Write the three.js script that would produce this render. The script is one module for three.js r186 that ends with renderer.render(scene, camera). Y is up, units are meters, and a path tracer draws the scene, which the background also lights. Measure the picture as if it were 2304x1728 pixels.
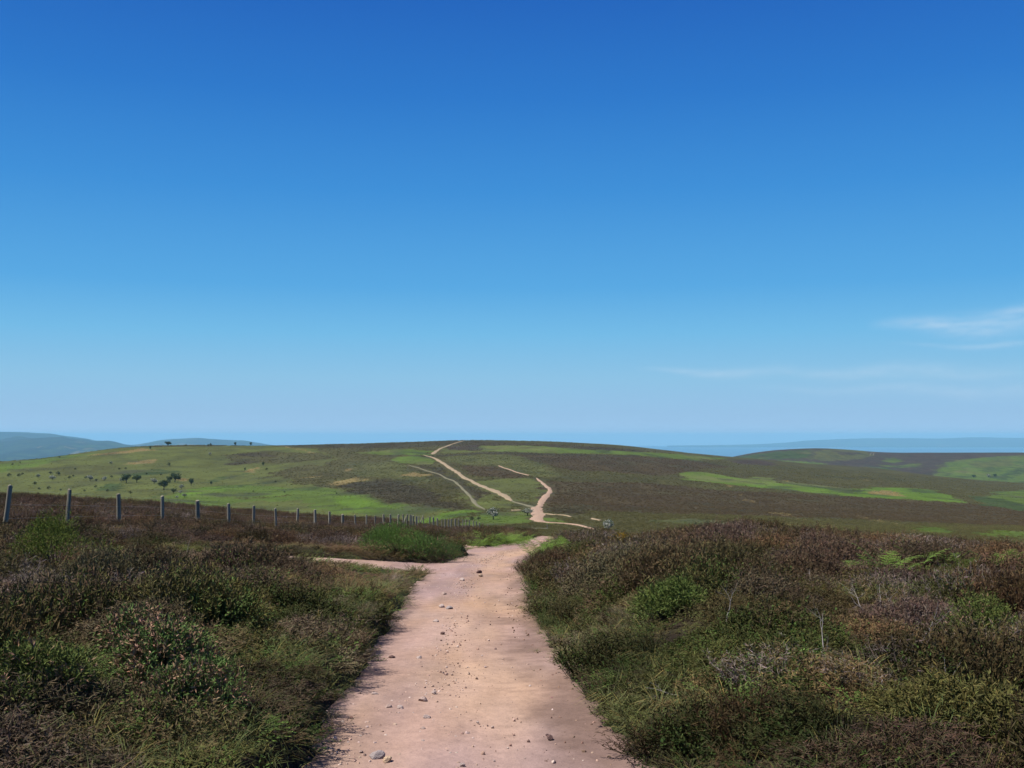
import * as THREE from 'three';

// ---------------------------------------------------------------- camera, sky, sun, exposure
const EYE = 1.65, FOC = 2374, CX = 1152, CY = 864, HORIZON = 980;      // the photograph is 2304 x 1728
const PITCH = Math.atan((HORIZON - CY) / FOC);
const scene = new THREE.Scene();
const camera = new THREE.PerspectiveCamera(2 * Math.atan(CY / FOC) * 180 / Math.PI, 4 / 3, 0.1, 120000);
camera.position.set(0, EYE, 0);
camera.rotation.set(PITCH, 0, 0);
const renderer = new THREE.WebGLRenderer();
renderer.toneMapping = THREE.LinearToneMapping;
renderer.toneMappingExposure = 1.7;
renderer.shadowMap.enabled = true;

const SUN_AZ = 97 * Math.PI / 180, SUN_EL = 60 * Math.PI / 180;        // high on the left
const sunDir = new THREE.Vector3(-Math.sin(SUN_AZ) * Math.cos(SUN_EL), Math.sin(SUN_EL), -Math.cos(SUN_AZ) * Math.cos(SUN_EL));
const sun = new THREE.DirectionalLight(new THREE.Color().setRGB(1.0, 0.945, 0.86), 5.0);
sun.position.copy(sunDir).multiplyScalar(200);
sun.castShadow = true;
Object.assign(sun.shadow.camera, { left: -80, right: 80, top: 80, bottom: -80, near: 1, far: 600 });
sun.shadow.mapSize.set(4096, 4096);
scene.add(sun, sun.target);

// ---------------------------------------------------------------- small helpers
function rngOf(seed) { let s = seed | 0; return () => { s = (s + 0x6d2b79f5) | 0; let t = Math.imul(s ^ (s >>> 15), 1 | s); t = (t + Math.imul(t ^ (t >>> 7), 61 | t)) ^ t; return ((t ^ (t >>> 14)) >>> 0) / 4294967296; }; }
const clamp = (x, a, b) => Math.min(b, Math.max(a, x)), mix = (a, b, t) => a + (b - a) * t;
const smooth = (a, b, x) => { const t = clamp((x - a) / (b - a), 0, 1); return t * t * (3 - 2 * t); };
function h2(ix, iy) { let h = Math.imul(ix, 374761393) + Math.imul(iy, 668265263); h = Math.imul(h ^ (h >>> 13), 1274126177); return ((h ^ (h >>> 16)) >>> 0) / 4294967296; }
function vn(x, y) { const ix = Math.floor(x), iy = Math.floor(y), fx = x - ix, fy = y - iy, u = fx * fx * (3 - 2 * fx), v = fy * fy * (3 - 2 * fy);
  return mix(mix(h2(ix, iy), h2(ix + 1, iy), u), mix(h2(ix, iy + 1), h2(ix + 1, iy + 1), u), v) * 2 - 1; }
function vnp(x, y, p) { const ix = Math.floor(x), iy = Math.floor(y), fx = x - ix, fy = y - iy, u = fx * fx * (3 - 2 * fx), v = fy * fy * (3 - 2 * fy), m = (n) => ((n % p) + p) % p;
  return mix(mix(h2(m(ix), m(iy)), h2(m(ix + 1), m(iy)), u), mix(h2(m(ix), m(iy + 1)), h2(m(ix + 1), m(iy + 1)), u), v) * 2 - 1; }
function fbm(x, y, n = 4) { let s = 0, a = 0.5; for (let i = 0; i < n; i++) { s += a * vn(x, y); x = x * 2.03 + 17.3; y = y * 2.03 + 5.1; a *= 0.5; } return s; }
function fbmp(x, y, p, n = 4) { let s = 0, a = 0.5; for (let i = 0; i < n; i++) { s += a * vnp(x, y, p); x = x * 2; y = y * 2; p *= 2; a *= 0.5; } return s; }
const toS = (c) => clamp(c <= 0.0031308 ? c * 12.92 : 1.055 * Math.pow(c, 1 / 2.4) - 0.055, 0, 1), toL = (c) => (c <= 0.04045 ? c / 12.92 : Math.pow((c + 0.055) / 1.055, 2.4));
const names = new Map();
function numbered(n) { const k = names.get(n) ?? 0; names.set(n, k + 1); return k ? n + '_' + String(k).padStart(3, '0') : n; }
function tag(o, label, category, group) { o.userData.label = label; o.userData.category = category; if (group) o.userData.group = group; return o; }
function add(o, name, parent = scene) { o.name = parent === scene ? numbered(name) : name; parent.add(o); o.castShadow = o.receiveShadow = true; return o; }
function structure(o, name, label, category) { add(o, name); o.userData = { kind: 'structure', label, category }; return o; }
function dataTex(w, h, fn, srgb, wrap = THREE.RepeatWrapping) {
  const d = new Uint8Array(w * h * 4);
  for (let y = 0, o = 0; y < h; y++) for (let x = 0; x < w; x++, o += 4) { const c = fn(x, y); d[o] = c[0]; d[o + 1] = c[1]; d[o + 2] = c[2]; d[o + 3] = 255; }
  const t = new THREE.DataTexture(d, w, h); t.magFilter = THREE.LinearFilter; t.wrapS = t.wrapT = wrap; if (srgb) t.colorSpace = THREE.SRGBColorSpace; t.needsUpdate = true; return t;
}

// ---------------------------------------------------------------- sky
{
  const W = 4096, H = 2048, data = new Float32Array(W * H * 4);
  const stops = [[0, 164, 200, 235], [1.2, 154, 194, 229], [3.1, 143, 195, 229], [5.5, 117, 187, 231], [8, 90, 169, 227], [13.1, 64, 144, 216], [18, 47, 121, 203], [22.6, 38, 103, 190], [35, 30, 84, 172], [60, 24, 68, 148], [90, 21, 60, 138]];
  const sky = (e) => { let i = 0; while (i < stops.length - 2 && stops[i + 1][0] < e) i++; const a = stops[i], b = stops[i + 1], t = clamp((e - a[0]) / (b[0] - a[0]), 0, 1); return [1, 2, 3].map((k) => mix(toL(a[k] / 255), toL(b[k] / 255), t) / renderer.toneMappingExposure); };
  // thin cirrus streaks: [azimuth, elevation, half length, half height, strength] in degrees
  const wisps = [[23.2, 5.55, 4.6, 0.75, 0.6], [26.4, 6.0, 3.2, 0.5, 0.5], [24.5, 4.5, 5, 0.22, 0.34], [11.2, 3.4, 4.6, 0.32, 0.42], [19, 3.25, 9, 0.5, 0.34], [22, 2.3, 10, 0.5, 0.24], [38, 6.5, 8, 0.7, 0.45], [55, 4.2, 9, 0.5, 0.4], [95, 7, 12, 0.8, 0.4], [150, 5, 14, 0.7, 0.4], [-120, 6, 12, 0.7, 0.35], [-165, 4, 10, 0.5, 0.4]];
  for (let r = 0; r < H; r++) {
    const e = (r + 0.5) / H * 180 - 90, base = sky(Math.max(0, e));
    for (let c = 0; c < W; c++) {
      const o = (r * W + c) * 4;
      let k = 0;
      if (e > 0 && e < 12) {
        // column c looks towards (x, z) = (cos, sin) of this angle; azimuth 0 is straight ahead (-z), positive to the right (+x)
        const a = ((c + 0.5) / W - 0.5) * 2 * Math.PI, az = Math.atan2(Math.cos(a), -Math.sin(a)) * 180 / Math.PI;
        for (const [wa, we, wl, wh, ws] of wisps) {
          const da = az - wa; if (Math.abs(da) > wl * 1.3) continue;
          const bend = we + 0.12 * Math.sin(da * 0.9 + wa) - da * 0.02, u = da / wl, v = (e - bend) / (wh * (0.35 + 0.65 * smooth(-1, 0.4, u)));
          const body = Math.max(0, 1 - u * u) * Math.exp(-v * v * 1.6);
          const fib = 0.55 + 0.55 * fbm(az * 0.9 + wa, e * 7 - da * 0.35, 4) + 0.25 * fbm(az * 3, e * 18 - da, 3);
          k = Math.max(k, 0.78 * ws * body * clamp(fib + 0.15, 0, 1));
        }
      }
      data[o] = mix(base[0], 0.37, k); data[o + 1] = mix(base[1], 0.44, k); data[o + 2] = mix(base[2], 0.52, k); data[o + 3] = 1;
    }
  }
  const t = new THREE.DataTexture(data, W, H, THREE.RGBAFormat, THREE.FloatType);
  t.mapping = THREE.EquirectangularReflectionMapping; t.magFilter = THREE.LinearFilter; t.needsUpdate = true;
  scene.background = t; scene.environment = t;
}
scene.fog = new THREE.FogExp2(new THREE.Color().setRGB(0.34, 0.735, 1.0), 0.000054);
const matte = (o) => { const m = new THREE.MeshPhysicalMaterial({ specularIntensity: 0.12, ...o }); m.color.multiplyScalar(0.68); return m; };   // soil, wood, leaves: hardly any gloss

// ---------------------------------------------------------------- terrain: profiles (depth in metres, height) along columns of the view
const rise = (py) => Math.tan(PITCH - Math.atan((py - CY) / FOC));                     // height gained per metre of depth along a pixel's ray
const side = (px, py) => (px - CX) / (FOC * Math.cos(PITCH) + (py - CY) * Math.sin(PITCH));
const P = (D, py) => [D, EYE + rise(py) * D];                                           // the ground seen at that row stands at that depth
const tail = [[1900, -130], [3200, -235], [6000, -290], [9000, -296]];
const COL = [
  [-1300, [[0, 0], [8, 0.2], [25, 0], [60, -0.8], [110, -6], [250, -24], [450, -34], [700, -40], [1300, -110], ...tail]],
  [-500, [[0, 0], [8, 0.15], [25, -0.35], [60, -1.4], [90, -4], [140, -12], [280, -25], [450, -31], [560, -27], [700, -27], [780, -31], [1000, -60], [1500, -120], ...tail]],
  [0, [[0, 0], [7, 0.08], [25, -0.7], [45, -1.35], [62, -2.0], [80, -4], [140, -12], [280, -24], [420, -29], P(500, 1108), P(580, 1075), P(700, 1041), [770, -19], [1000, -52], [1500, -115], ...tail]],
  [300, [[0, 0], [7, 0.05], [31, -1.05], [50, -1.95], [70, -2.9], [90, -5], [150, -13], [300, -26], P(450, 1105), P(560, 1078), P(680, 1040), P(800, 1006), [870, -8.5], [1100, -40], [1500, -105], ...tail]],
  [600, [[0, 0], [7, 0], [25, -1.0], [46, -2.4], [85, -4.6], [110, -7.5], [160, -14], [300, -26], P(430, 1120), P(560, 1085), P(700, 1040), P(850, 1003), [930, -8], [1200, -45], [1500, -95], ...tail]],
  [850, [[0, 0], [7, -0.1], [25, -1.15], [45, -2.5], [69, -4.8], [105, -6.7], [130, -10], [180, -16], [300, -24], P(400, 1125), P(500, 1095), P(640, 1050), P(760, 1015), P(880, 997), [970, -5.5], [1200, -35], [1500, -90], ...tail]],
  [1050, [[0, 0], [6, -0.15], [10, -0.4], [20, -0.95], [30, -1.6], [40, -2.3], [60, -4.2], [100, -7.8], [155, -11.8], [200, -17], P(270, 1170), P(350, 1135), P(450, 1100), P(560, 1065), P(680, 1035), P(800, 1010), P(900, 991), [990, -4], [1250, -35], [1500, -80], ...tail]],
  [1152, [[0, 0], [5.7, -0.15], [7.4, -0.27], [9.5, -0.43], [13, -0.65], [19.5, -0.98], [25, -1.3], [32, -1.72], [39, -2.24], [55, -3.6], [80, -6.2], [120, -10.6], [200, -17.4], [240, -18.9], P(290, 1160), P(350, 1130), P(450, 1096), P(560, 1062), P(680, 1033), P(800, 1010), P(900, 992), [990, -4], [1250, -35], [1500, -80], ...tail]],
  [1250, [[0, 0], [6, -0.12], [10, -0.4], [20, -0.95], [30, -1.6], [39, -2.25], [55, -3.6], [80, -6.4], [120, -11], [200, -17.5], P(260, 1175), P(330, 1140), P(450, 1100), P(560, 1065), P(700, 1032), P(820, 1010), P(920, 994), [1010, -5], [1250, -33], [1500, -75], ...tail]],
  [1400, [[0, 0], [6, 0.0], [10, -0.15], [18, -0.65], [30, -1.55], [45, -3.2], [80, -7.5], [130, -13], [200, -18], P(280, 1165), P(350, 1140), P(450, 1105), P(600, 1065), P(750, 1030), P(880, 1010), P(980, 1002), [1080, -11], [1300, -40], [1600, -85], [2000, -105], [2600, -150], [3500, -240], [6000, -296], [9000, -296]]],
  [1650, [[0, 0], [6, 0.05], [12, -0.05], [22, -0.5], [32, -1.6], [50, -4], [90, -9], [150, -14.5], P(200, 1195), P(300, 1160), P(400, 1130), P(550, 1095), P(700, 1065), P(850, 1046), P(1000, 1032), P(1100, 1028), [1250, -32], [1500, -62], [1750, -55], P(2000, 1028), [2150, -43], [2600, -100], [3500, -232], [6000, -296], [9000, -296]]],
  [1830, [[0, 0], [6, 0.05], [12, -0.05], [21, -0.55], [30, -1.6], [50, -4.3], [90, -9.5], [150, -15], P(200, 1198), P(300, 1170), P(420, 1135), P(560, 1102), P(700, 1080), P(850, 1060), P(1000, 1050), P(1120, 1044), [1300, -42], [1500, -58], P(1750, 1045), P(2000, 1009), [2120, -25], [2600, -90], [3500, -230], [6000, -296], [9000, -296]]],
  [2000, [[0, 0], [6, 0.05], [12, -0.05], [20, -0.6], [30, -1.6], [50, -4.5], [90, -10], [150, -16], P(200, 1202), P(300, 1177), P(420, 1143), P(560, 1110), P(700, 1092), P(850, 1074), P(1000, 1062), P(1120, 1057), [1300, -50], [1500, -64], P(1700, 1054), P(1900, 1034), P(2050, 1018), [2150, -33], [2600, -90], [3500, -230], [6000, -296], [9000, -296]]],
  [2304, [[0, 0], [6, 0.0], [12, -0.1], [18, -0.55], [28, -1.6], [50, -5], [90, -11], [150, -17], P(220, 1205), P(320, 1180), P(450, 1150), P(600, 1122), P(800, 1100), P(950, 1086), [1050, -47], [1300, -78], P(1500, 1085), P(1700, 1055), P(1900, 1030), P(2050, 1018), [2150, -36], [2600, -90], [3500, -230], [6000, -296], [9000, -296]]],
  [3600, [[0, 0], [8, 0.1], [20, -0.6], [50, -5], [90, -11], [160, -18], [320, -28], [600, -40], [950, -50], [1300, -80], [1700, -70], [2050, -40], [2200, -45], [2700, -110], [3500, -235], [6000, -296], [9000, -296]]],
];
function pchip(xs, ys) {                                                               // monotone cubic through the knots
  const n = xs.length, d = [], m = new Array(n);
  for (let i = 0; i < n - 1; i++) d.push((ys[i + 1] - ys[i]) / (xs[i + 1] - xs[i]));
  m[0] = d[0]; m[n - 1] = d[n - 2];
  for (let i = 1; i < n - 1; i++) m[i] = d[i - 1] * d[i] <= 0 ? 0 : 2 * d[i - 1] * d[i] / (d[i - 1] + d[i]);
  return (x) => { x = clamp(x, xs[0], xs[n - 1]); let i = 0; while (i < n - 2 && x > xs[i + 1]) i++; const w = xs[i + 1] - xs[i], t = (x - xs[i]) / w, t2 = t * t, t3 = t2 * t;
    return ys[i] * (2 * t3 - 3 * t2 + 1) + m[i] * w * (t3 - 2 * t2 + t) + ys[i + 1] * (3 * t2 - 2 * t3) + m[i + 1] * w * (t3 - t2); };
}
const ND = 900, NX = 480, X0 = -1220, X1 = 3524, sOf = (D) => Math.log(D + 4), S0 = sOf(0), S1 = sOf(9000), table = new Float32Array((NX + 1) * (ND + 1));
{
  const prof = COL.map(([, k]) => pchip(k.map((a) => sOf(a[0])), k.map((a) => a[1]))), xs = COL.map((c) => c[0]);
  for (let j = 0; j <= ND; j++) {
    const s = S0 + (S1 - S0) * j / ND, ys = prof.map((f) => f(s)), m = xs.map((_, i) => { const a = Math.max(0, i - 1), b = Math.min(xs.length - 1, i + 1); return (ys[b] - ys[a]) / (xs[b] - xs[a]); });
    for (let i = 0; i <= NX; i++) {
      const x = X0 + (X1 - X0) * i / NX; let k = 0; while (k < xs.length - 2 && x > xs[k + 1]) k++;
      const w = xs[k + 1] - xs[k], t = clamp((x - xs[k]) / w, 0, 1), t2 = t * t, t3 = t2 * t;
      table[j * (NX + 1) + i] = ys[k] * (2 * t3 - 3 * t2 + 1) + m[k] * w * (t3 - 2 * t2 + t) + ys[k + 1] * (3 * t2 - 2 * t3) + m[k + 1] * w * (t3 - t2);
    }
  }
}
function lookup(px, D) {
  const a = clamp((px - X0) / (X1 - X0), 0, 1) * NX, b = clamp((sOf(D) - S0) / (S1 - S0), 0, 1) * ND, i = Math.min(NX - 1, a | 0), j = Math.min(ND - 1, b | 0), u = a - i, v = b - j, o = j * (NX + 1) + i;
  return mix(mix(table[o], table[o + 1], u), mix(table[o + NX + 1], table[o + NX + 2], u), v);
}
function baseHeight(x, z) {
  const r = Math.hypot(x, z), th = Math.atan2(x, -z), q = Math.PI / 4;
  let h;
  if (Math.abs(th) < q) h = lookup(CX + FOC * Math.tan(th), r * Math.cos(th));
  else { const w = 0.5 * smooth(Math.PI / 2, Math.PI, Math.abs(th)), D = r * 0.7071, a = lookup(CX + FOC * Math.sign(th), D), b = w > 0 ? lookup(CX - FOC * Math.sign(th), D) : a; h = mix(a, b, w); }
  if (z < 0 && z > -48 && Math.abs(x) < 6) {                                              // the path lies level from side to side
    const D = -z, m = chain(MAIN, x, D), w = smooth(1.5, -0.1, m) * smooth(48, 36, D);
    if (w > 0) { const c = centre(D); h = mix(h, lookup(CX + FOC * c / Math.max(D, 1), D) + 0.015 * (x - c), w); }
  }
  h += 0.06 * fbm(x / 1.9, z / 1.9, 2) * smooth(2, 9, r) * (r < 60 && Math.abs(x) < 9 ? smooth(-0.1, 0.9, evenSd(x, z)) : 1);
  if (r > 50) h += (0.5 * fbm(x / 23, z / 23, 3) * smooth(60, 260, r) + 1.5 * fbm(x / 95 + 9, z / 95, 3) * smooth(260, 560, r)) * (1 - 0.55 * smooth(700, 900, r)) + 0.9 * fbm(x / 170, z / 170, 4) * smooth(1200, 1600, r);
  return h;
}

// the near path, its side branch and the trodden patch: chains of [x, depth, half width]
const MAIN = [[0.1, -8, 1.05], [-0.02, 0, 1.0], [-0.19, 5.7, 0.95], [-0.33, 7.4, 0.93], [-0.46, 9.5, 0.9], [-0.6, 13, 0.88], [-0.72, 19.5, 0.93], [-0.55, 24.5, 1.0], [0.1, 31, 0.98], [1.05, 38, 1.0], [1.75, 46, 0.8], [2.1, 55, 0.7], [2.6, 75, 0.8], [4, 120, 1.0], [5, 165, 1.2]];
const BRANCHES = [[[-0.9, 23.2, 1.3], [-1.7, 22.3, 1.25], [-2.5, 21.7, 1.15], [-3.2, 21.2, 1.6], [-3.9, 21.2, 1.4], [-4.7, 21.3, 0.55]], [[-0.4, 29, 0.9], [-1.2, 30.5, 1.15], [-1.7, 33, 0.8], [-2.4, 36, 0.4]]];
function chain(c, x, D) { let b = 1e9; for (let i = 0; i < c.length - 1; i++) { const [x0, d0, r0] = c[i], [x1, d1, r1] = c[i + 1]; if (D < d0 - 4 && D < d1 - 4 || D > d0 + 4 && D > d1 + 4) continue; const ex = x1 - x0, ed = d1 - d0, t = clamp(((x - x0) * ex + (D - d0) * ed) / (ex * ex + ed * ed), 0, 1); b = Math.min(b, Math.hypot(x - x0 - ex * t, D - d0 - ed * t) - mix(r0, r1, t)); } return b; }
function centre(D) { let i = 0; while (i < MAIN.length - 2 && D > MAIN[i + 1][1]) i++; const a = MAIN[i], b = MAIN[i + 1]; return mix(a[0], b[0], clamp((D - a[1]) / (b[1] - a[1]), 0, 1)); }
function evenSd(x, z) {
  const D = -z; if (D < -9 || D > 168 || Math.abs(x) > 9) return 4;
  let s = chain(MAIN, x, D); for (const b of BRANCHES) s = Math.min(s, chain(b, x, D));
  return s;
}
function pathSd(x, z) {
  const s = evenSd(x, z);
  return s > 3 ? s : s + 0.13 * fbm(x * 1.6, z * 1.1, 3) + 0.05 * vn(x * 6, z * 6);
}
const dish = (x, z, s = evenSd(x, z)) => (x > centre(-z) ? 0.025 * Math.pow(clamp((s + 0.4) / 0.4, 0, 1.4), 2) : 0.02 * clamp(s + 0.4, 0, 0.5)) * smooth(45, 25, -z);
const tip = (x, D) => smooth(13, 17, D) * smooth(27, 24, D) * smooth(-0.9, -1.7, x) * smooth(-9, -6, x);
function ground(x, z) {
  let h = baseHeight(x, z);
  const s = pathSd(x, z);
  if (s < 3) {
    const D = -z, right = x > centre(D), fade = 1 - 0.6 * smooth(28, 60, D);
    h += s < 0 ? -0.12 * smooth(0, -0.12, s) + dish(x, z) * smooth(-0.12, 0, s) : (right ? 0.03 + 0.21 * smooth(0, 0.8, s) : 0.26 * smooth(-0.02, 0.2, s)) * fade * smooth(0, 0.06, s + 0.02) * smooth(2.9, 0.9, s) * (1 - 0.7 * tip(x, D));
    if (s < 0.02 && s > 0) h += 0;
  }
  return h;
}
function hit(px, py, from = 3) {                                                        // where a pixel's ray meets the land
  const a = side(px, py), b = rise(py); let prev = from, best = -1e9, bestD = from;
  for (let D = from; D < 3200; D *= 1.006) {
    const g = baseHeight(a * D, -D), y = EYE + b * D;
    if (g >= y) { let lo = prev, hi = D; for (let k = 0; k < 12; k++) { const m = (lo + hi) / 2; if (baseHeight(a * m, -m) >= EYE + b * m) hi = m; else lo = m; } return new THREE.Vector3(a * hi, baseHeight(a * hi, -hi), -hi); }
    if (D > 100 && (g - EYE) / D > best) { best = (g - EYE) / D; bestD = D; }
    prev = D;
  }
  return new THREE.Vector3(a * bestD, baseHeight(a * bestD, -bestD), -bestD);            // above the skyline: the crest below that pixel
}
function seen(x, y, z) { for (let k = 1; k < 26; k++) { const t = k / 26; if (baseHeight(x * t, z * t) + 0.05 > mix(EYE, y, t)) return false; } return true; }

// ---------------------------------------------------------------- ground cover of the far slopes, painted in plan (x, z)
const C = { // real-world base colours, linear
  heather: [0.06, 0.044, 0.021], heatherDark: [0.049, 0.041, 0.021], purple: [0.056, 0.043, 0.032], moor: [0.066, 0.061, 0.022], olive: [0.088, 0.101, 0.027], oliveGrey: [0.082, 0.084, 0.03], grass: [0.08, 0.118, 0.021], bright: [0.088, 0.148, 0.019], straw: [0.19, 0.15, 0.061], scrub: [0.045, 0.065, 0.019],
};
const css = (c) => 'rgb(' + c.map((v) => Math.round(toS(v) * 255)).join(',') + ')';
function coverMap(x0, x1, z0, z1, W, H, fill, shapes, warp) {
  const cv = document.createElement('canvas'); cv.width = W; cv.height = H; const g = cv.getContext('2d');
  g.fillStyle = css(C[fill]); g.fillRect(0, 0, W, H);
  const U = (p) => [(p.x - x0) / (x1 - x0) * W, (-p.z - z0) / (z1 - z0) * H];           // row 0 nearest to the camera
  for (const [kind, pts, width] of shapes) {
    g.beginPath();
    const dense = []; pts.forEach((p, i) => { const q = pts[(i + 1) % pts.length]; if (width && i === pts.length - 1) { dense.push(p); return; } for (let k = 0; k < 6; k++) dense.push([mix(p[0], q[0], k / 6), mix(p[1], q[1], k / 6)]); });
    dense.forEach(([px, py], i) => { const [u, v] = U(hit(px, py, 170)); if (i) g.lineTo(u, v); else g.moveTo(u, v); });
    if (width) { g.strokeStyle = css(C[kind]); g.lineWidth = width / (x1 - x0) * W; g.lineJoin = 'round'; g.stroke(); } else { g.closePath(); g.fillStyle = css(C[kind]); g.fill(); }
  }
  const src = g.getImageData(0, 0, W, H).data, mx = (x1 - x0) / W, mz = (z1 - z0) / H;
  const lin = new Float32Array(256).map((_, i) => toL(i / 255));
  const at = (x, z, out) => {                                                          // linear colour of the cover there
    const u = clamp(Math.round((x - x0) / mx + warp * fbm(x / 22, z / 40, 3) + warp * 0.9 * fbm(x / 5, z / 9, 3) + 3 * (h2(Math.round(x * 3), Math.round(z * 3)) - 0.5)), 0, W - 1), v = clamp(Math.round((-z - z0) / mz + warp * 1.4 * fbm(x / 26 + 40, z / 30, 3) + warp * 1.3 * fbm(x / 5 + 40, z / 7, 3) + 6 * (h2(Math.round(x * 3) + 99, Math.round(z * 3)) - 0.5)), 0, H - 1), o = (v * W + u) * 4;
    out[0] = lin[src[o]]; out[1] = lin[src[o + 1]]; out[2] = lin[src[o + 2]]; return out;
  };
  const c = [0, 0, 0];
  const tex = dataTex(W, H, (i, j) => {
    const x = x0 + (i + 0.5) * mx, z = -(z0 + (j + 0.5) * mz); at(x, z, c);
    const grassy = c[1] > c[0] * 1.15, n = fbm(x / 9, z / 16, 3), f = h2(i * 3 + 7, j * 5 + 1) - 0.5, m = fbm(x / 60 + 3, z / 90, 3), t = fbm(x / 14 + 70, z / 20, 3);
    let r = c[0], gg = c[1], b = c[2];
    const tan = clamp((grassy ? 0.9 : 0.5) * (m * 1.5 + t * 0.9 - 0.08), 0, 0.6); r = mix(r, grassy ? 0.135 : 0.07, tan); gg = mix(gg, grassy ? 0.125 : 0.065, tan); b = mix(b, grassy ? 0.055 : 0.03, tan);   // drier grass in patches
    const dk = clamp((grassy ? 1.0 : 0.5) * (t * 1.9 - m * 0.5 - 0.16), 0, 0.65); r = mix(r, 0.036, dk); gg = mix(gg, 0.043, dk); b = mix(b, 0.024, dk);                                                        // heather and rush creeping in
    const k = 1 + 0.32 * n + (grassy ? 0.28 : 0.42) * f;
    return [toS(r * k) * 255, toS(gg * k * (1 + 0.06 * n)) * 255, toS(b * k) * 255];
  }, true, THREE.MirroredRepeatWrapping);
  tex.userData = {};
  return { tex, at, x0, x1, z0, z1 };
}
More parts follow.
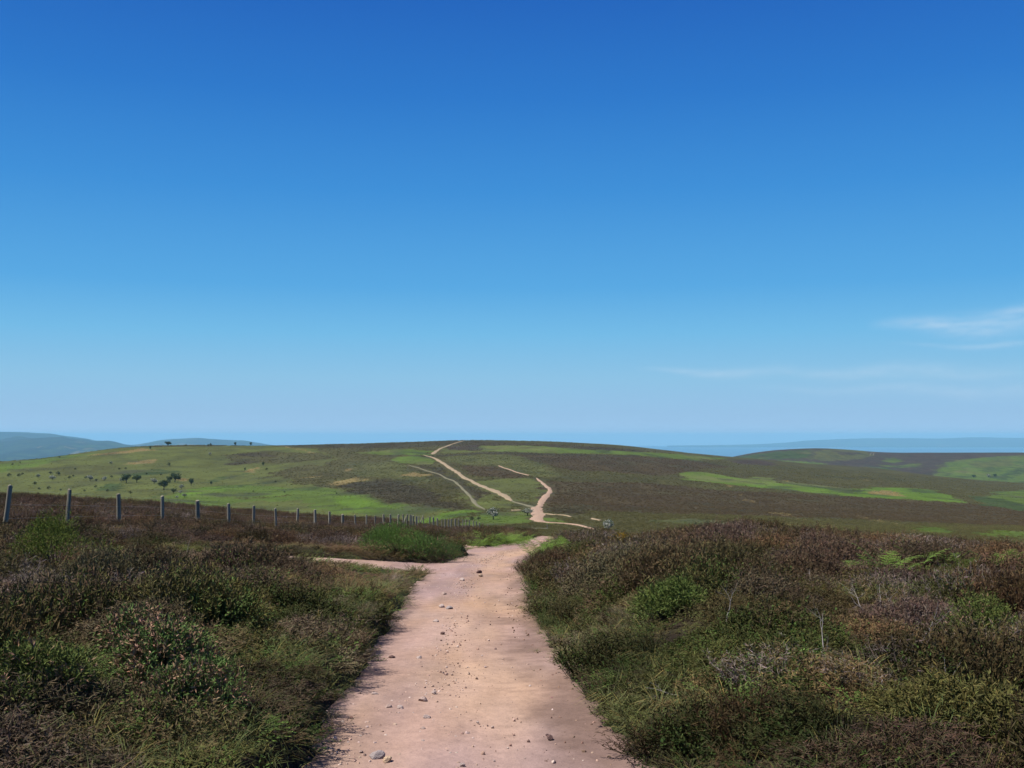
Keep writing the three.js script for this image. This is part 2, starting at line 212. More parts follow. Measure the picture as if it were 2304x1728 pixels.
const hillShapes = [
  ['olive', [[-500, 1100], [-200, 1045], [0, 1040], [150, 1020], [300, 1006], [600, 1003], [700, 1010], [760, 1030], [720, 1062], [650, 1085], [760, 1100], [870, 1125], [960, 1140], [1010, 1145], [960, 1175], [700, 1200], [-500, 1260]]],
  ['grass', [[-500, 1090], [-200, 1050], [0, 1043], [150, 1024], [215, 1020], [120, 1040], [0, 1062], [-300, 1090]]],
  ['straw', [[215, 1022], [330, 1008], [352, 1014], [260, 1022]]],
  ['straw', [[270, 1044], [350, 1030], [358, 1038], [300, 1047]]],
  ['straw', [[405, 1077], [430, 1076], [428, 1082], [404, 1083]]],
  ['scrub', [[262, 1058], [360, 1056], [400, 1062], [330, 1070], [270, 1068]]],
  ['scrub', [[225, 1090], [250, 1087], [275, 1095], [270, 1108], [240, 1106]]],
  ['grass', [[360, 1128], [400, 1108], [480, 1092], [560, 1090], [640, 1100], [720, 1095], [760, 1105], [700, 1125], [560, 1130], [430, 1140]]],
  ['bright', [[410, 1120], [440, 1100], [500, 1095], [530, 1104], [470, 1118]]],
  ['moor', [[510, 1022], [600, 1015], [720, 1020], [760, 1032], [640, 1045], [520, 1040]]],
  ['heatherDark', [[520, 1022], [580, 1020], [620, 1026], [560, 1030]]],
  ['heatherDark', [[500, 1045], [560, 1036], [585, 1040], [520, 1048]]],
  ['moor', [[600, 1065], [700, 1045], [800, 1050], [880, 1060], [900, 1085], [800, 1088], [690, 1080], [620, 1072]]],
  ['straw', [[555, 1060], [580, 1052], [586, 1056], [565, 1063]]],
  ['straw', [[735, 1088], [800, 1075], [815, 1080], [760, 1094]]],
  ['straw', [[690, 1074], [712, 1072], [712, 1075], [690, 1077]]],
  ['straw', [[770, 1058], [800, 1050], [802, 1055], [775, 1062]]],
  ['oliveGrey', [[790, 1040], [900, 1040], [935, 1060], [985, 1085], [900, 1080], [800, 1072]]],
  ['straw', [[895, 1068], [920, 1063], [975, 1068], [930, 1074]]],
  ['scrub', [[450, 1087], [490, 1078], [522, 1072], [560, 1064]], 3.2],
  ['scrub', [[495, 1100], [530, 1093], [560, 1089], [640, 1082]], 3.0], ['moor', [[580, 1076], [640, 1068], [700, 1062]], 4],
  ['scrub', [[490, 1116], [530, 1111], [560, 1109]], 2.2], ['scrub', [[600, 1106], [650, 1103], [690, 1098]], 2.2], ['moor', [[520, 1124], [600, 1120], [680, 1112]], 1.6], ['scrub', [[330, 1122], [370, 1110], [420, 1104]], 2],
  ['heatherDark', [[770, 1092], [850, 1080], [905, 1085], [985, 1112], [1060, 1146], [1000, 1143], [880, 1124], [800, 1107]]],
  ['grass', [[690, 1120], [750, 1106], [800, 1112], [870, 1128], [960, 1141], [1010, 1145], [960, 1152], [880, 1160], [760, 1158], [690, 1140]]],
  ['bright', [[740, 1125], [790, 1116], [860, 1130], [930, 1142], [900, 1152], [800, 1150]]],
  ['olive', [[1040, 1110], [1090, 1106], [1150, 1128], [1200, 1145], [1080, 1143], [1060, 1125]]],
  ['bright', [[925, 1176], [985, 1152], [1075, 1145], [1085, 1151], [1020, 1168], [950, 1180]]],
  ['grass', [[1040, 1172], [1090, 1155], [1190, 1152], [1200, 1178], [1120, 1185], [1040, 1182]]],
  ['heatherDark', [[940, 1048], [985, 1052], [1060, 1092], [1105, 1112], [1075, 1130], [1035, 1088], [985, 1066]]],
  ['grass', [[880, 1030], [950, 1026], [985, 1045], [940, 1046], [890, 1040]]],
  ['grass', [[800, 1018], [920, 1010], [970, 1014], [960, 1024], [850, 1024]]],
  ['heatherDark', [[590, 1002], [760, 1001], [960, 995], [1045, 991], [1200, 997], [1400, 1009], [1470, 1017], [1300, 1010], [1080, 1001], [1060, 1010], [1000, 1003], [900, 1008], [760, 1008]]],
  ['purple', [[1000, 1005], [1080, 1001], [1090, 1012], [1010, 1015]]],
  ['olive', [[985, 1008], [1020, 1012], [1085, 1016], [1000, 1020]]],
  ['grass', [[1085, 1002], [1200, 1003], [1300, 1010], [1500, 1020], [1640, 1031], [1560, 1036], [1440, 1024], [1300, 1019], [1085, 1016]]],
  ['heatherDark', [[975, 1024], [1085, 1018], [1300, 1021], [1440, 1026], [1440, 1031], [1300, 1026], [1090, 1021], [985, 1027]]],
  ['oliveGrey', [[990, 1028], [1090, 1022], [1160, 1024], [1230, 1048], [1260, 1068], [1210, 1074], [1180, 1066], [1110, 1046], [1060, 1046], [1020, 1044]]],
  ['heather', [[1160, 1024], [1440, 1028], [1560, 1036], [1640, 1050], [1500, 1070], [1300, 1062], [1230, 1044]]],
  ['moor', [[1250, 1060], [1360, 1060], [1500, 1078], [1480, 1090], [1330, 1080]]],
  ['heather', [[1040, 1048], [1120, 1050], [1190, 1072], [1130, 1078], [1060, 1066]]],
  ['olive', [[1070, 1086], [1130, 1076], [1200, 1076], [1228, 1102], [1212, 1130], [1150, 1124], [1090, 1098]]],
  ['oliveGrey', [[1120, 1108], [1200, 1108], [1205, 1128], [1150, 1122]]],
  ['heather', [[1225, 1084], [1420, 1085], [1600, 1100], [2304, 1140], [2700, 1160], [2700, 1210], [2304, 1185], [1700, 1160], [1300, 1150], [1225, 1130]]],
  ['heatherDark', [[1240, 1142], [1330, 1140], [1345, 1158], [1250, 1157]]],
  ['moor', [[1640, 1050], [1800, 1052], [2000, 1062], [2304, 1090], [2304, 1118], [2000, 1090], [1700, 1068]]],
  ['purple', [[1640, 1036], [1700, 1034], [1750, 1042], [1740, 1048], [1660, 1044]]],
  ['bright', [[1530, 1068], [1560, 1063], [1600, 1064], [1660, 1075], [1685, 1078], [1690, 1072], [1740, 1076], [1760, 1088], [1800, 1089], [1900, 1101], [1960, 1097], [2060, 1099], [2110, 1103], [2140, 1120], [2160, 1129], [2050, 1124], [1900, 1115], [1760, 1103], [1640, 1089], [1545, 1079]]],
  ['scrub', [[1745, 1082], [1800, 1086], [1900, 1098], [1950, 1104], [1900, 1108], [1820, 1096]]],
  ['straw', [[1940, 1108], [2000, 1104], [2050, 1118], [1960, 1112]]],
  ['grass', [[2225, 1108], [2304, 1103], [2500, 1110], [2500, 1140], [2304, 1142], [2240, 1126]]],
  ['scrub', [[2180, 1115], [2230, 1118], [2304, 1134], [2304, 1150], [2200, 1135]]],
  ['moor', [[1480, 1163], [1560, 1158], [1700, 1170], [1900, 1180], [2304, 1190], [2700, 1200], [2700, 1260], [2304, 1240], [1600, 1230], [1420, 1200]]],
  ['scrub', [[1480, 1168], [1600, 1170], [1700, 1186], [1560, 1190]]], ['olive', [[1500, 1172], [1545, 1168], [1560, 1176], [1510, 1180]]], ['olive', [[1640, 1178], [1700, 1180], [1730, 1190], [1660, 1190]]], ['olive', [[1820, 1186], [1900, 1188], [1930, 1198], [1840, 1196]]],
  ['grass', [[2060, 1186], [2120, 1184], [2180, 1204], [2090, 1202]]],
  ['grass', [[2210, 1190], [2304, 1196], [2304, 1210], [2230, 1205]]],
  ['grass', [[1238, 1162], [1285, 1164], [1290, 1178], [1240, 1176]]],
  ['straw', [[1690, 1123], [1704, 1132]], 1.6], ['straw', [[1634, 1090], [1641, 1097]], 1.6], ['straw', [[1654, 1112], [1666, 1114]], 1.4], ['straw', [[1768, 1157], [1796, 1170]], 1.0], ['straw', [[1735, 1180], [1770, 1178], [1805, 1180]], 0.8], ['straw', [[1810, 1181], [1842, 1188]], 0.8],
  ['straw', [[1855, 1082], [1880, 1085]], 2], ['straw', [[1795, 1070], [1812, 1071]], 2], ['straw', [[1758, 1080], [1780, 1085]], 2], ['straw', [[1940, 1080], [1985, 1083]], 1.5], ['straw', [[640, 1003], [705, 1020]], 2.2], ['straw', [[1905, 1158], [2040, 1182]], 0.6],
  ['scrub', [[795, 1108], [850, 1122], [940, 1140], [1000, 1146], [1060, 1150]], 1.6], ['scrub', [[1085, 1150], [1130, 1148], [1195, 1151]], 2.0],
];
const moorShapes = [
  ['scrub', [[1640, 1030], [1740, 1016], [1830, 1012], [1815, 1030], [1700, 1034]]],
  ['oliveGrey', [[1815, 1031], [1840, 1014], [1900, 1010], [1950, 1014], [1965, 1026], [1930, 1034], [1860, 1037]]],
  ['purple', [[1880, 1016], [1940, 1018], [1930, 1023], [1880, 1022]]],
  ['grass', [[1750, 1035], [1850, 1040], [1868, 1052], [1800, 1048], [1740, 1040]]],
  ['grass', [[1985, 1038], [2010, 1030], [2034, 1036], [2020, 1042]]], ['grass', [[1975, 1046], [2010, 1048], [2072, 1042], [2060, 1050], [2020, 1053]]],
  ['grass', [[2085, 1078], [2110, 1056], [2140, 1036], [2200, 1031], [2304, 1024], [2700, 1020], [2700, 1090], [2304, 1088], [2240, 1082], [2170, 1080]]],
  ['olive', [[2180, 1045], [2230, 1035], [2290, 1032], [2280, 1050], [2200, 1052]]],
  ['scrub', [[2235, 1080], [2260, 1065], [2304, 1050], [2304, 1060], [2270, 1078]]],
  ['scrub', [[1960, 1050], [2000, 1052], [2030, 1062], [1980, 1062]]],
];
const HILL = coverMap(-560, 780, 150, 1290, 2048, 1792, 'moor', hillShapes, 9);
const MOOR = coverMap(-1600, 1900, 1180, 3600, 1536, 1024, 'purple', moorShapes, 5);

// lumps of heather and tussock as fine relief
const lumpTex = dataTex(512, 512, (x, y) => { const u = x / 512, v = y / 512, n = fbmp(u * 24, v * 24, 24, 4) * 0.9 + fbmp(u * 6, v * 6, 6, 2) * 0.5; const k = clamp(128 + 150 * n, 0, 255); return [k, k, k]; });
const gritTex = dataTex(1024, 1024, (x, y) => { const u = x / 1024, v = y / 1024; const n = fbmp(u * 16, v * 16, 16, 6); const k = clamp(128 + 170 * n, 0, 255); return [k, k, k]; });
const peatTex = dataTex(512, 512, (x, y) => { const u = x / 512, v = y / 512, n = fbmp(u * 10, v * 10, 10, 5), m = fbmp(u * 5 + 3, v * 5, 5, 3), f = h2(x, y) - 0.5, moss = clamp(m * 3, 0, 1); const k = 1 + 0.7 * n + 0.5 * f; return [toS(mix(0.036, 0.045, moss) * k) * 255, toS(mix(0.027, 0.052, moss) * k) * 255, toS(mix(0.019, 0.02, moss) * k) * 255]; }, true);
const rep = (t, a, b) => { const c = t.clone(); c.repeat.set(a, b); c.needsUpdate = true; return c; };

function frontAngles(half, step, coarse) { const a = []; for (let t = -half; t <= half + 1e-6; t += step) a.push(t); for (let t = half + coarse; t < 360 - half - coarse * 0.5; t += coarse) a.push(t); return a.map((d) => d * Math.PI / 180); }
function ringMesh(radii, angles, height, uv) {
  const na = angles.length, pos = new Float32Array(radii.length * na * 3), uvs = new Float32Array(radii.length * na * 2), idx = [];
  let o = 0, q = 0;
  for (const r of radii) for (const a of angles) { const x = r * Math.sin(a), z = -r * Math.cos(a); pos[o++] = x; pos[o++] = height(x, z); pos[o++] = z; const w = uv(x, z); uvs[q++] = w[0]; uvs[q++] = w[1]; }
  for (let i = 0; i < radii.length - 1; i++) for (let j = 0; j < na; j++) { const k = (j + 1) % na, a = i * na + j, b = i * na + k, c = a + na, d = b + na; idx.push(a, b, c, b, d, c); }
  const g = new THREE.BufferGeometry(); g.setAttribute('position', new THREE.BufferAttribute(pos, 3)); g.setAttribute('uv', new THREE.BufferAttribute(uvs, 2)); g.setIndex(idx); g.computeVertexNormals(); return g;
}
const logspace = (a, b, n) => Array.from({ length: n }, (_, i) => a * Math.pow(b / a, i / (n - 1)));
const nearAngles = frontAngles(40, 0.13, 4);
structure(new THREE.Mesh(ringMesh([0.02, ...logspace(0.6, 170, 400)], nearAngles, ground, (x, z) => [x / 3, -z / 3]),
  matte({ map: peatTex, bumpMap: gritTex, bumpScale: 0.05, roughness: 1 })), 'moor_ground', 'dark peaty ground under the heather on both sides of the path', 'ground');
structure(new THREE.Mesh(ringMesh(logspace(170, 1290, 400), nearAngles, baseHeight, (x, z) => [(x - HILL.x0) / (HILL.x1 - HILL.x0), (-z - HILL.z0) / (HILL.z1 - HILL.z0)]),
  matte({ map: HILL.tex, bumpMap: rep(lumpTex, 1340 / 30, 1140 / 30), bumpScale: 0.22, roughness: 1 })), 'hillside', 'broad moorland hill with patches of heather and green grass', 'hill');
structure(new THREE.Mesh(ringMesh(logspace(1290, 9000, 170), frontAngles(40, 0.22, 4), baseHeight, (x, z) => [(x - MOOR.x0) / (MOOR.x1 - MOOR.x0), (-z - MOOR.z0) / (MOOR.z1 - MOOR.z0)]),
  matte({ map: MOOR.tex, bumpMap: rep(lumpTex, 3500 / 80, 2420 / 80), bumpScale: 1.2, roughness: 1 })), 'distant_moor', 'dark heather moor with green slopes beyond the near hill', 'hill');

// ---------------------------------------------------------------- the sea, the far ridges and the far coast
structure(new THREE.Mesh(ringMesh([200, ...logspace(3000, 31000, 40)], frontAngles(60, 1, 5), () => -300, (x, z) => [x / 400, z / 400]),
  new THREE.MeshStandardMaterial({ color: new THREE.Color().setRGB(0.02, 0.05, 0.08), roughness: 0.28, bumpMap: lumpTex, bumpScale: 0.5 })), 'sea', 'calm hazy blue sea on the horizon', 'sea');
const landTex = dataTex(1024, 512, (x, y) => {
  const n = fbm(x / 70, y / 22, 4), m = fbm(x / 28 + 50, y / 9, 3), f = h2(Math.floor((x + 14 * vn(x / 40, y / 30)) / 26), Math.floor((y + 8 * vn(x / 30 + 9, y / 40)) / 9));
  const wood = m > 0.02 || n > 0.15, c = wood ? [0.014, 0.021, 0.014] : f < 0.3 ? [0.035, 0.058, 0.02] : f < 0.36 ? [0.12, 0.11, 0.07] : f < 0.75 ? [0.022, 0.036, 0.016] : [0.026, 0.025, 0.019];
  return c.map((v) => toS(v * (1 + 0.25 * (h2(x, y) - 0.5))) * 255);
}, true, THREE.MirroredRepeatWrapping);
const landMat = matte({ map: landTex, roughness: 1 });
function ridge(name, label, D, depth, crest, rough, base = -305) {                     // crest: [pixel column, pixel row] of its skyline
  const f = pchip(crest.map((c) => c[0]), crest.map((c) => EYE + rise(c[1]) * D)), p0 = crest[0][0], p1 = crest[crest.length - 1][0], nx = 260, nd = 46, pos = [], uv = [], idx = [];
  for (let j = 0; j <= nd; j++) for (let i = 0; i <= nx; i++) {
    const px = mix(p0, p1, i / nx), v = j / nd, d = D + (v - 0.62) * depth, x = (px - CX) / FOC * d, s = v < 0.62 ? smooth(-0.05, 0.62, v) : smooth(1.05, 0.62, v), top = f(px);
    const n = fbm(x / (D * 0.05), d / (D * 0.05), 5) * rough * (1 - 0.75 * smooth(0.85, 1, s)) + fbm(x / (D * 0.012) + 5, d / (D * 0.02), 3) * rough * 0.12;
    pos.push(x, mix(base, top, Math.pow(s, 0.85)) + n * smooth(0, 0.25, s), -d); uv.push(x / (D * 0.55), d / (D * 0.3));
  }
  for (let j = 0; j < nd; j++) for (let i = 0; i < nx; i++) { const a = j * (nx + 1) + i, b = a + 1, c = a + nx + 1, d = c + 1; idx.push(a, b, c, b, d, c); }
  const g = new THREE.BufferGeometry(); g.setAttribute('position', new THREE.Float32BufferAttribute(pos, 3)); g.setAttribute('uv', new THREE.Float32BufferAttribute(uv, 2)); g.setIndex(idx); g.computeVertexNormals();
  return structure(new THREE.Mesh(g, landMat), name, label, 'hill');
}
ridge('far_hill', 'nearer blue hazy ridge with woods and fields at the far left', 10500, 6500, [[-1500, 1005], [-700, 996], [-200, 999], [0, 995], [45, 988], [90, 983], [130, 981.5], [165, 985], [205, 990], [250, 991.5], [285, 998], [330, 1004], [420, 1010], [700, 1018]], 110);
ridge('far_hill', 'palest blue ridge on the skyline at the far left', 14500, 4500, [[-1500, 985], [-700, 975], [-200, 974], [0, 971], [60, 972], [110, 974], [140, 978.5], [190, 986], [260, 996], [300, 1000], [330, 996], [370, 988.5], [410, 986], [440, 985], [490, 988], [540, 990.5], [590, 998], [640, 1004], [800, 1006]], 60);
ridge('far_coast', 'faint hazy coastline across the sea at the far right', 29000, 3500, [[1500, 1003], [1700, 999], [1760, 996], [1820, 991], [1900, 988], [2000, 986], [2100, 986.5], [2200, 984], [2304, 985], [2700, 983], [3600, 987], [4000, 1003]], 40);

// ---------------------------------------------------------------- the near dirt path
{
  const step = 0.05, pos = [], uv = [], col = [], idx = [], id = new Map();
  const vert = (i, j) => {
    const key = i * 100003 + j; if (id.has(key)) return id.get(key);
    const z = -j * step * (j > 400 ? 1 : 1), x = i * step, s = pathSd(x, z), D = -z, off = x - centre(D);
    const worn = smooth(0.75, 0.1, Math.abs(off - 0.22 - 0.15 * vn(D * 0.35, 3)));      // the smooth trodden line right of the middle
    let y = baseHeight(x, z) + dish(x, z) - (s > 0 ? 0.02 + 0.35 * s : 0);
    y += (0.02 * fbm(x * 2.4, z * 0.3, 2) + 0.006 * fbm(x * 3, z * 1.4, 2) + 0.008 * Math.max(0, vn(x * 6, z * 6) - 0.35)) * (1 - 0.7 * worn) - 0.015 * worn;
    pos.push(x, y, z); uv.push(x / 1.6, z / 1.6);
    const o = clamp(0.25 + 0.75 * fbm(x * 0.9 + 4, z * 0.35, 3) + 0.5 * worn + 0.4 * fbm(x * 4, z * 0.6, 2), 0, 1), g = clamp(0.5 + fbm(x * 1.6 + 30, z * 0.9, 3), 0, 1);
    const peat = x > centre(D) ? smooth(-0.6, -0.02, s + 0.36 * fbm(x * 2.6, z * 1.1, 3) + 0.12 * vn(x * 9, z * 9)) * 0.72 : smooth(-0.2, 0.1, s + 0.25 * fbm(x * 3, z * 3, 3)) * 0.3;   // dark soil crumbled off the banks
    const gr = 0.87 + 0.3 * fbm(x * 3.2 + 50, z * 0.45, 4) + 0.07 * fbm(x * 9, z * 6, 3), a = [mix(0.475, 0.565, o), mix(0.315, 0.365, o) + 0.02 * g, mix(0.277, 0.242, o) + 0.035 * g], b = [0.215, 0.14, 0.108];
    col.push(mix(a[0], b[0], peat) * gr, mix(a[1], b[1], peat) * gr, mix(a[2], b[2], peat) * gr);
    id.set(key, pos.length / 3 - 1); return pos.length / 3 - 1;
  };
  for (let j = -100; j < 1160; j++) for (let i = -110; i < 60; i++) { if (pathSd((i + 0.5) * step, -(j + 0.5) * step) > 0.3) continue; const a = vert(i, j), b = vert(i + 1, j), c = vert(i, j + 1), d = vert(i + 1, j + 1); idx.push(a, b, c, b, d, c); }
  const g = new THREE.BufferGeometry(); g.setAttribute('position', new THREE.Float32BufferAttribute(pos, 3)); g.setAttribute('uv', new THREE.Float32BufferAttribute(uv, 2)); g.setAttribute('color', new THREE.Float32BufferAttribute(col, 3)); g.setIndex(idx); g.computeVertexNormals();
  const speck = dataTex(1024, 1024, (x, y) => { const u = x / 1024, v = y / 1024, n = fbmp(u * 20, v * 20, 20, 5), f = h2(x >> 1, y >> 1), k = clamp(0.86 + 0.14 * n + (f > 0.97 ? 0.14 : f < 0.07 ? -0.26 : 0) + 0.07 * (h2(x + 5, y) - 0.5), 0, 1); return [toS(k) * 255, toS(k * 0.995) * 255, toS(k * 0.985) * 255]; }, true);
  structure(new THREE.Mesh(g, matte({ map: speck, vertexColors: true, bumpMap: rep(gritTex, 2.3, 2.3), bumpScale: 0.007, roughness: 0.95 })), 'dirt_path', 'pinkish dry dirt path running from the foreground over the brow', 'path');
}

// ---------------------------------------------------------------- tracks on the far hill, laid on the land
const dirtTex = dataTex(256, 256, (x, y) => { const k = 0.88 + 0.25 * fbmp(x / 16, y / 16, 16, 4); return [toS(clamp(k, 0, 1)) * 255, toS(clamp(k, 0, 1)) * 255, toS(clamp(k, 0, 1)) * 255]; }, true);
const dirtMat = (r, g, b) => matte({ color: new THREE.Color().setRGB(r, g, b), map: dirtTex, roughness: 1 });
const trackMat = dirtMat(0.44, 0.305, 0.22), trackPale = dirtMat(0.37, 0.285, 0.185), trackGrass = dirtMat(0.2, 0.185, 0.12);
const worn = new Set(), wornKey = (x, z) => Math.round(x / 1.2) * 100003 + Math.round(z / 1.2);
function track(pts, width, mat, label, taper = [0.6, 1]) {
  const w = pts.map(([px, py]) => hit(px, py, 170)), curve = new THREE.CatmullRomCurve3(w, false, 'centripetal'), n = Math.max(24, Math.round(curve.getLength() / 1.5)), pos = [], uv = [], idx = [];
  for (let i = 0; i <= n; i++) {
    const p = curve.getPointAt(i / n), t = curve.getTangentAt(i / n), sx = -t.z, sz = t.x, l = Math.hypot(sx, sz) || 1, hw = width / 2 * mix(taper[0], taper[1], i / n) * (1 + 0.7 * fbm(i * 0.17, width * 7 + pts[0][0], 3)) * (0.35 + 0.65 * smooth(0, 0.06, Math.min(i / n, 1 - i / n)));
    for (let k = 0; k < 5; k++) { const s = (k / 2 - 1) * hw, x = p.x + sx / l * s, z = p.z + sz / l * s; pos.push(x, baseHeight(x, z) + (k === 0 || k === 4 ? 0.02 : 0.22), z); uv.push(x / 6, z / 6); }
    for (let k = -3; k <= 3; k++) for (let q = -1; q <= 1; q++) { const s = k / 3 * (hw + 1.2); worn.add(wornKey(p.x + sx / l * s + t.x * q, p.z + sz / l * s + t.z * q)); }
    if (i < n) for (let k = 0; k < 4; k++) { const a = i * 5 + k, b = a + 1, c = a + 5, d = b + 5; idx.push(a, b, c, b, d, c); }
  }
  const g = new THREE.BufferGeometry(); g.setAttribute('position', new THREE.Float32BufferAttribute(pos, 3)); g.setAttribute('uv', new THREE.Float32BufferAttribute(uv, 2)); g.setIndex(idx); g.computeVertexNormals();
  structure(new THREE.Mesh(g, mat), 'dirt_track', label, 'track');
}
track([[953, 1024], [975, 1030], [1000, 1044], [1040, 1072], [1100, 1100], [1152, 1128]], 2.8, trackPale, 'pale straight dirt track climbing the far hill', [0.8, 1.0]);
track([[1152, 1128], [1180, 1136], [1205, 1143]], 2.0, trackGrass, 'grassy worn end of the straight track near the junction');
track([[972, 1023], [985, 1013], [1000, 1006], [1025, 997], [1045, 992]], 2.6, trackPale, 'short pale track near the hilltop', [1, 0.6]);
track([[1122, 1048], [1150, 1058], [1170, 1065], [1192, 1070]], 1.6, trackMat, 'upper end of the pinkish winding track on the far hill', [0.7, 0.8]);
track([[1207, 1076], [1222, 1088], [1237, 1102], [1230, 1114], [1219, 1128], [1213, 1142]], 2.1, trackMat, 'pinkish winding track bending down to the junction', [0.8, 1.1]);
track([[1208, 1140], [1206, 1150], [1212, 1160], [1207, 1168], [1218, 1175]], 2.9, trackMat, 'broad trampled track junction in the dip', [1.1, 1.2]);
track([[1196, 1146], [1206, 1148], [1216, 1150]], 2.6, trackMat, 'short bare spur at the left of the junction', [0.5, 1]);
track([[1216, 1156], [1240, 1158], [1270, 1160], [1286, 1164]], 0.8, trackPale, 'thin pale path leaving the junction to the right, upper one', [1.3, 0.6]);
track([[1216, 1175], [1240, 1177], [1275, 1179], [1300, 1182], [1320, 1187], [1340, 1193]], 0.9, trackMat, 'thin pinkish path leaving the junction to the right, lower one', [0.9, 1.2]);
track([[1332, 1167], [1352, 1172]], 0.9, trackPale, 'bare pale scrape right of the junction', [1, 1]);
track([[920, 1047], [970, 1062], [1000, 1074], [1030, 1090], [1060, 1120], [1075, 1138], [1092, 1148]], 1.2, trackGrass, 'greyish grassy path curving down left of the straight track', [0.8, 1.1]);
track([[1150, 1149], [1172, 1148]], 1.0, trackPale, 'small pale scrape beside the blossoming bush', [1, 1]);
track([[1190, 1190], [1212, 1190], [1231, 1190]], 0.7, trackGrass, 'narrow grey bare strip below the junction', [1, 1]);
track([[1957, 1026], [1959, 1021], [1964, 1017]], 1.4, trackGrass, 'left one of two reddish scars on the far moor', [1, 1]);
track([[1965, 1025], [1966, 1020], [1970, 1017]], 1.4, trackGrass, 'right one of two reddish scars on the far moor', [1, 1]);

// ---------------------------------------------------------------- plants: small ribbons gathered into one geometry
class Ribbons {
  constructor() { this.p = []; this.c = []; this.i = []; }
  strip(pts, widths, col, face) {                                                      // a tapering blade through pts
    const n = pts.length, first = this.p.length / 3, up = new THREE.Vector3();
    for (let k = 0; k < n; k++) {
      const t = up.subVectors(pts[Math.min(n - 1, k + 1)], pts[Math.max(0, k - 1)]).normalize(), s = new THREE.Vector3().crossVectors(t, face).normalize().multiplyScalar(widths[k] / 2), p = pts[k];
      if (k === n - 1) { this.p.push(p.x, p.y, p.z); this.c.push(...col); } else { this.p.push(p.x - s.x, p.y - s.y, p.z - s.z, p.x + s.x, p.y + s.y, p.z + s.z); this.c.push(...col, ...col); }
    }
    for (let k = 0; k < n - 1; k++) { const a = first + k * 2; if (k === n - 2) this.i.push(a, a + 1, a + 2); else this.i.push(a, a + 1, a + 2, a + 1, a + 3, a + 2); }
  }
  leaf(p, d, face, len, w, col) {                                                      // a pointed leaf
    const first = this.p.length / 3, s = new THREE.Vector3().crossVectors(d, face).normalize().multiplyScalar(w / 2), m = p.clone().addScaledVector(d, len * 0.45), e = p.clone().addScaledVector(d, len);
    this.p.push(p.x, p.y, p.z, m.x - s.x, m.y - s.y, m.z - s.z, m.x + s.x, m.y + s.y, m.z + s.z, e.x, e.y, e.z); for (let k = 0; k < 4; k++) this.c.push(...col); this.i.push(first, first + 2, first + 1, first + 1, first + 2, first + 3);
  }
  tube(pts, radii, sides, col) {
    const first = this.p.length / 3, n = pts.length, t = new THREE.Vector3(), a = new THREE.Vector3(), b = new THREE.Vector3();
    for (let k = 0; k < n; k++) { t.subVectors(pts[Math.min(n - 1, k + 1)], pts[Math.max(0, k - 1)]).normalize(); a.set(0.3, 0.2, 1).cross(t).normalize(); b.crossVectors(t, a); for (let s = 0; s < sides; s++) { const q = s / sides * 2 * Math.PI, c = Math.cos(q) * radii[k], d = Math.sin(q) * radii[k]; this.p.push(pts[k].x + a.x * c + b.x * d, pts[k].y + a.y * c + b.y * d, pts[k].z + a.z * c + b.z * d); this.c.push(...col); } }
    for (let k = 0; k < n - 1; k++) for (let s = 0; s < sides; s++) { const u = first + k * sides + s, v = first + k * sides + (s + 1) % sides; this.i.push(u, v, u + sides, v, v + sides, u + sides); }
  }
  geometry() { const g = new THREE.BufferGeometry(); g.setAttribute('position', new THREE.Float32BufferAttribute(this.p, 3)); g.setAttribute('color', new THREE.Float32BufferAttribute(this.c, 3)); g.setIndex(this.i); g.computeVertexNormals(); return g; }
}
const V = (x, y, z) => new THREE.Vector3(x, y, z);
const randDir = (R) => { const a = R() * 6.2832, c = R() * 2 - 1, s = Math.sqrt(1 - c * c); return V(s * Math.cos(a), c, s * Math.sin(a)); };
const jitter = (R, c, k) => { const b = 1 + (R() - 0.5) * 2 * k; return c.map((v) => Math.max(0, v * b * (1 + (R() - 0.5) * k * 0.6))); };
function heatherShape(seed, { stems = 40, twigs = 17, h = 0.3, w = 0.0055, spread = 0.95, sprig = [1, 1, 1], wood = [0.75, 0.72, 0.7], bare = 0 } = {}) {
  const R = rngOf(seed), b = new Ribbons();
  for (let s = 0; s < stems; s++) {
    const a = R() * 6.2832, q = Math.sqrt(R()), tilt = q * spread, L = h * (0.75 + 0.45 * R()) * (1 - 0.18 * q), base = V(Math.cos(a) * q * 0.07, -0.03, Math.sin(a) * q * 0.07), face = randDir(R), pts = [];
    for (let k = 0; k < 4; k++) { const t = k / 3, lean = tilt * (1.25 - 0.5 * t); pts.push(base.clone().add(V(Math.cos(a) * Math.sin(lean) * L * t + (R() - 0.5) * 0.02, Math.cos(lean) * L * t, Math.sin(a) * Math.sin(lean) * L * t + (R() - 0.5) * 0.02))); }
    b.strip(pts, [0.005, 0.0045, 0.0035, 0], jitter(R, wood, 0.25), face);
    for (let k = 0; k < twigs; k++) {
      const t = 0.35 + 0.65 * Math.pow(R(), 0.8), f = t * 3, i = Math.min(2, f | 0), p = pts[i].clone().lerp(pts[i + 1], f - i), d = pts[i + 1].clone().sub(pts[i]).normalize().multiplyScalar(0.8).add(randDir(R).multiplyScalar(0.95)).normalize();
      const l = (0.02 + 0.034 * R()) * (h / 0.32);
      b.leaf(p, d, randDir(R), l, R() < bare ? 0.0022 : w * (0.7 + 0.6 * R()), jitter(R, R() < bare ? wood : sprig, 0.38));
    }
  }
  return b.geometry();
}
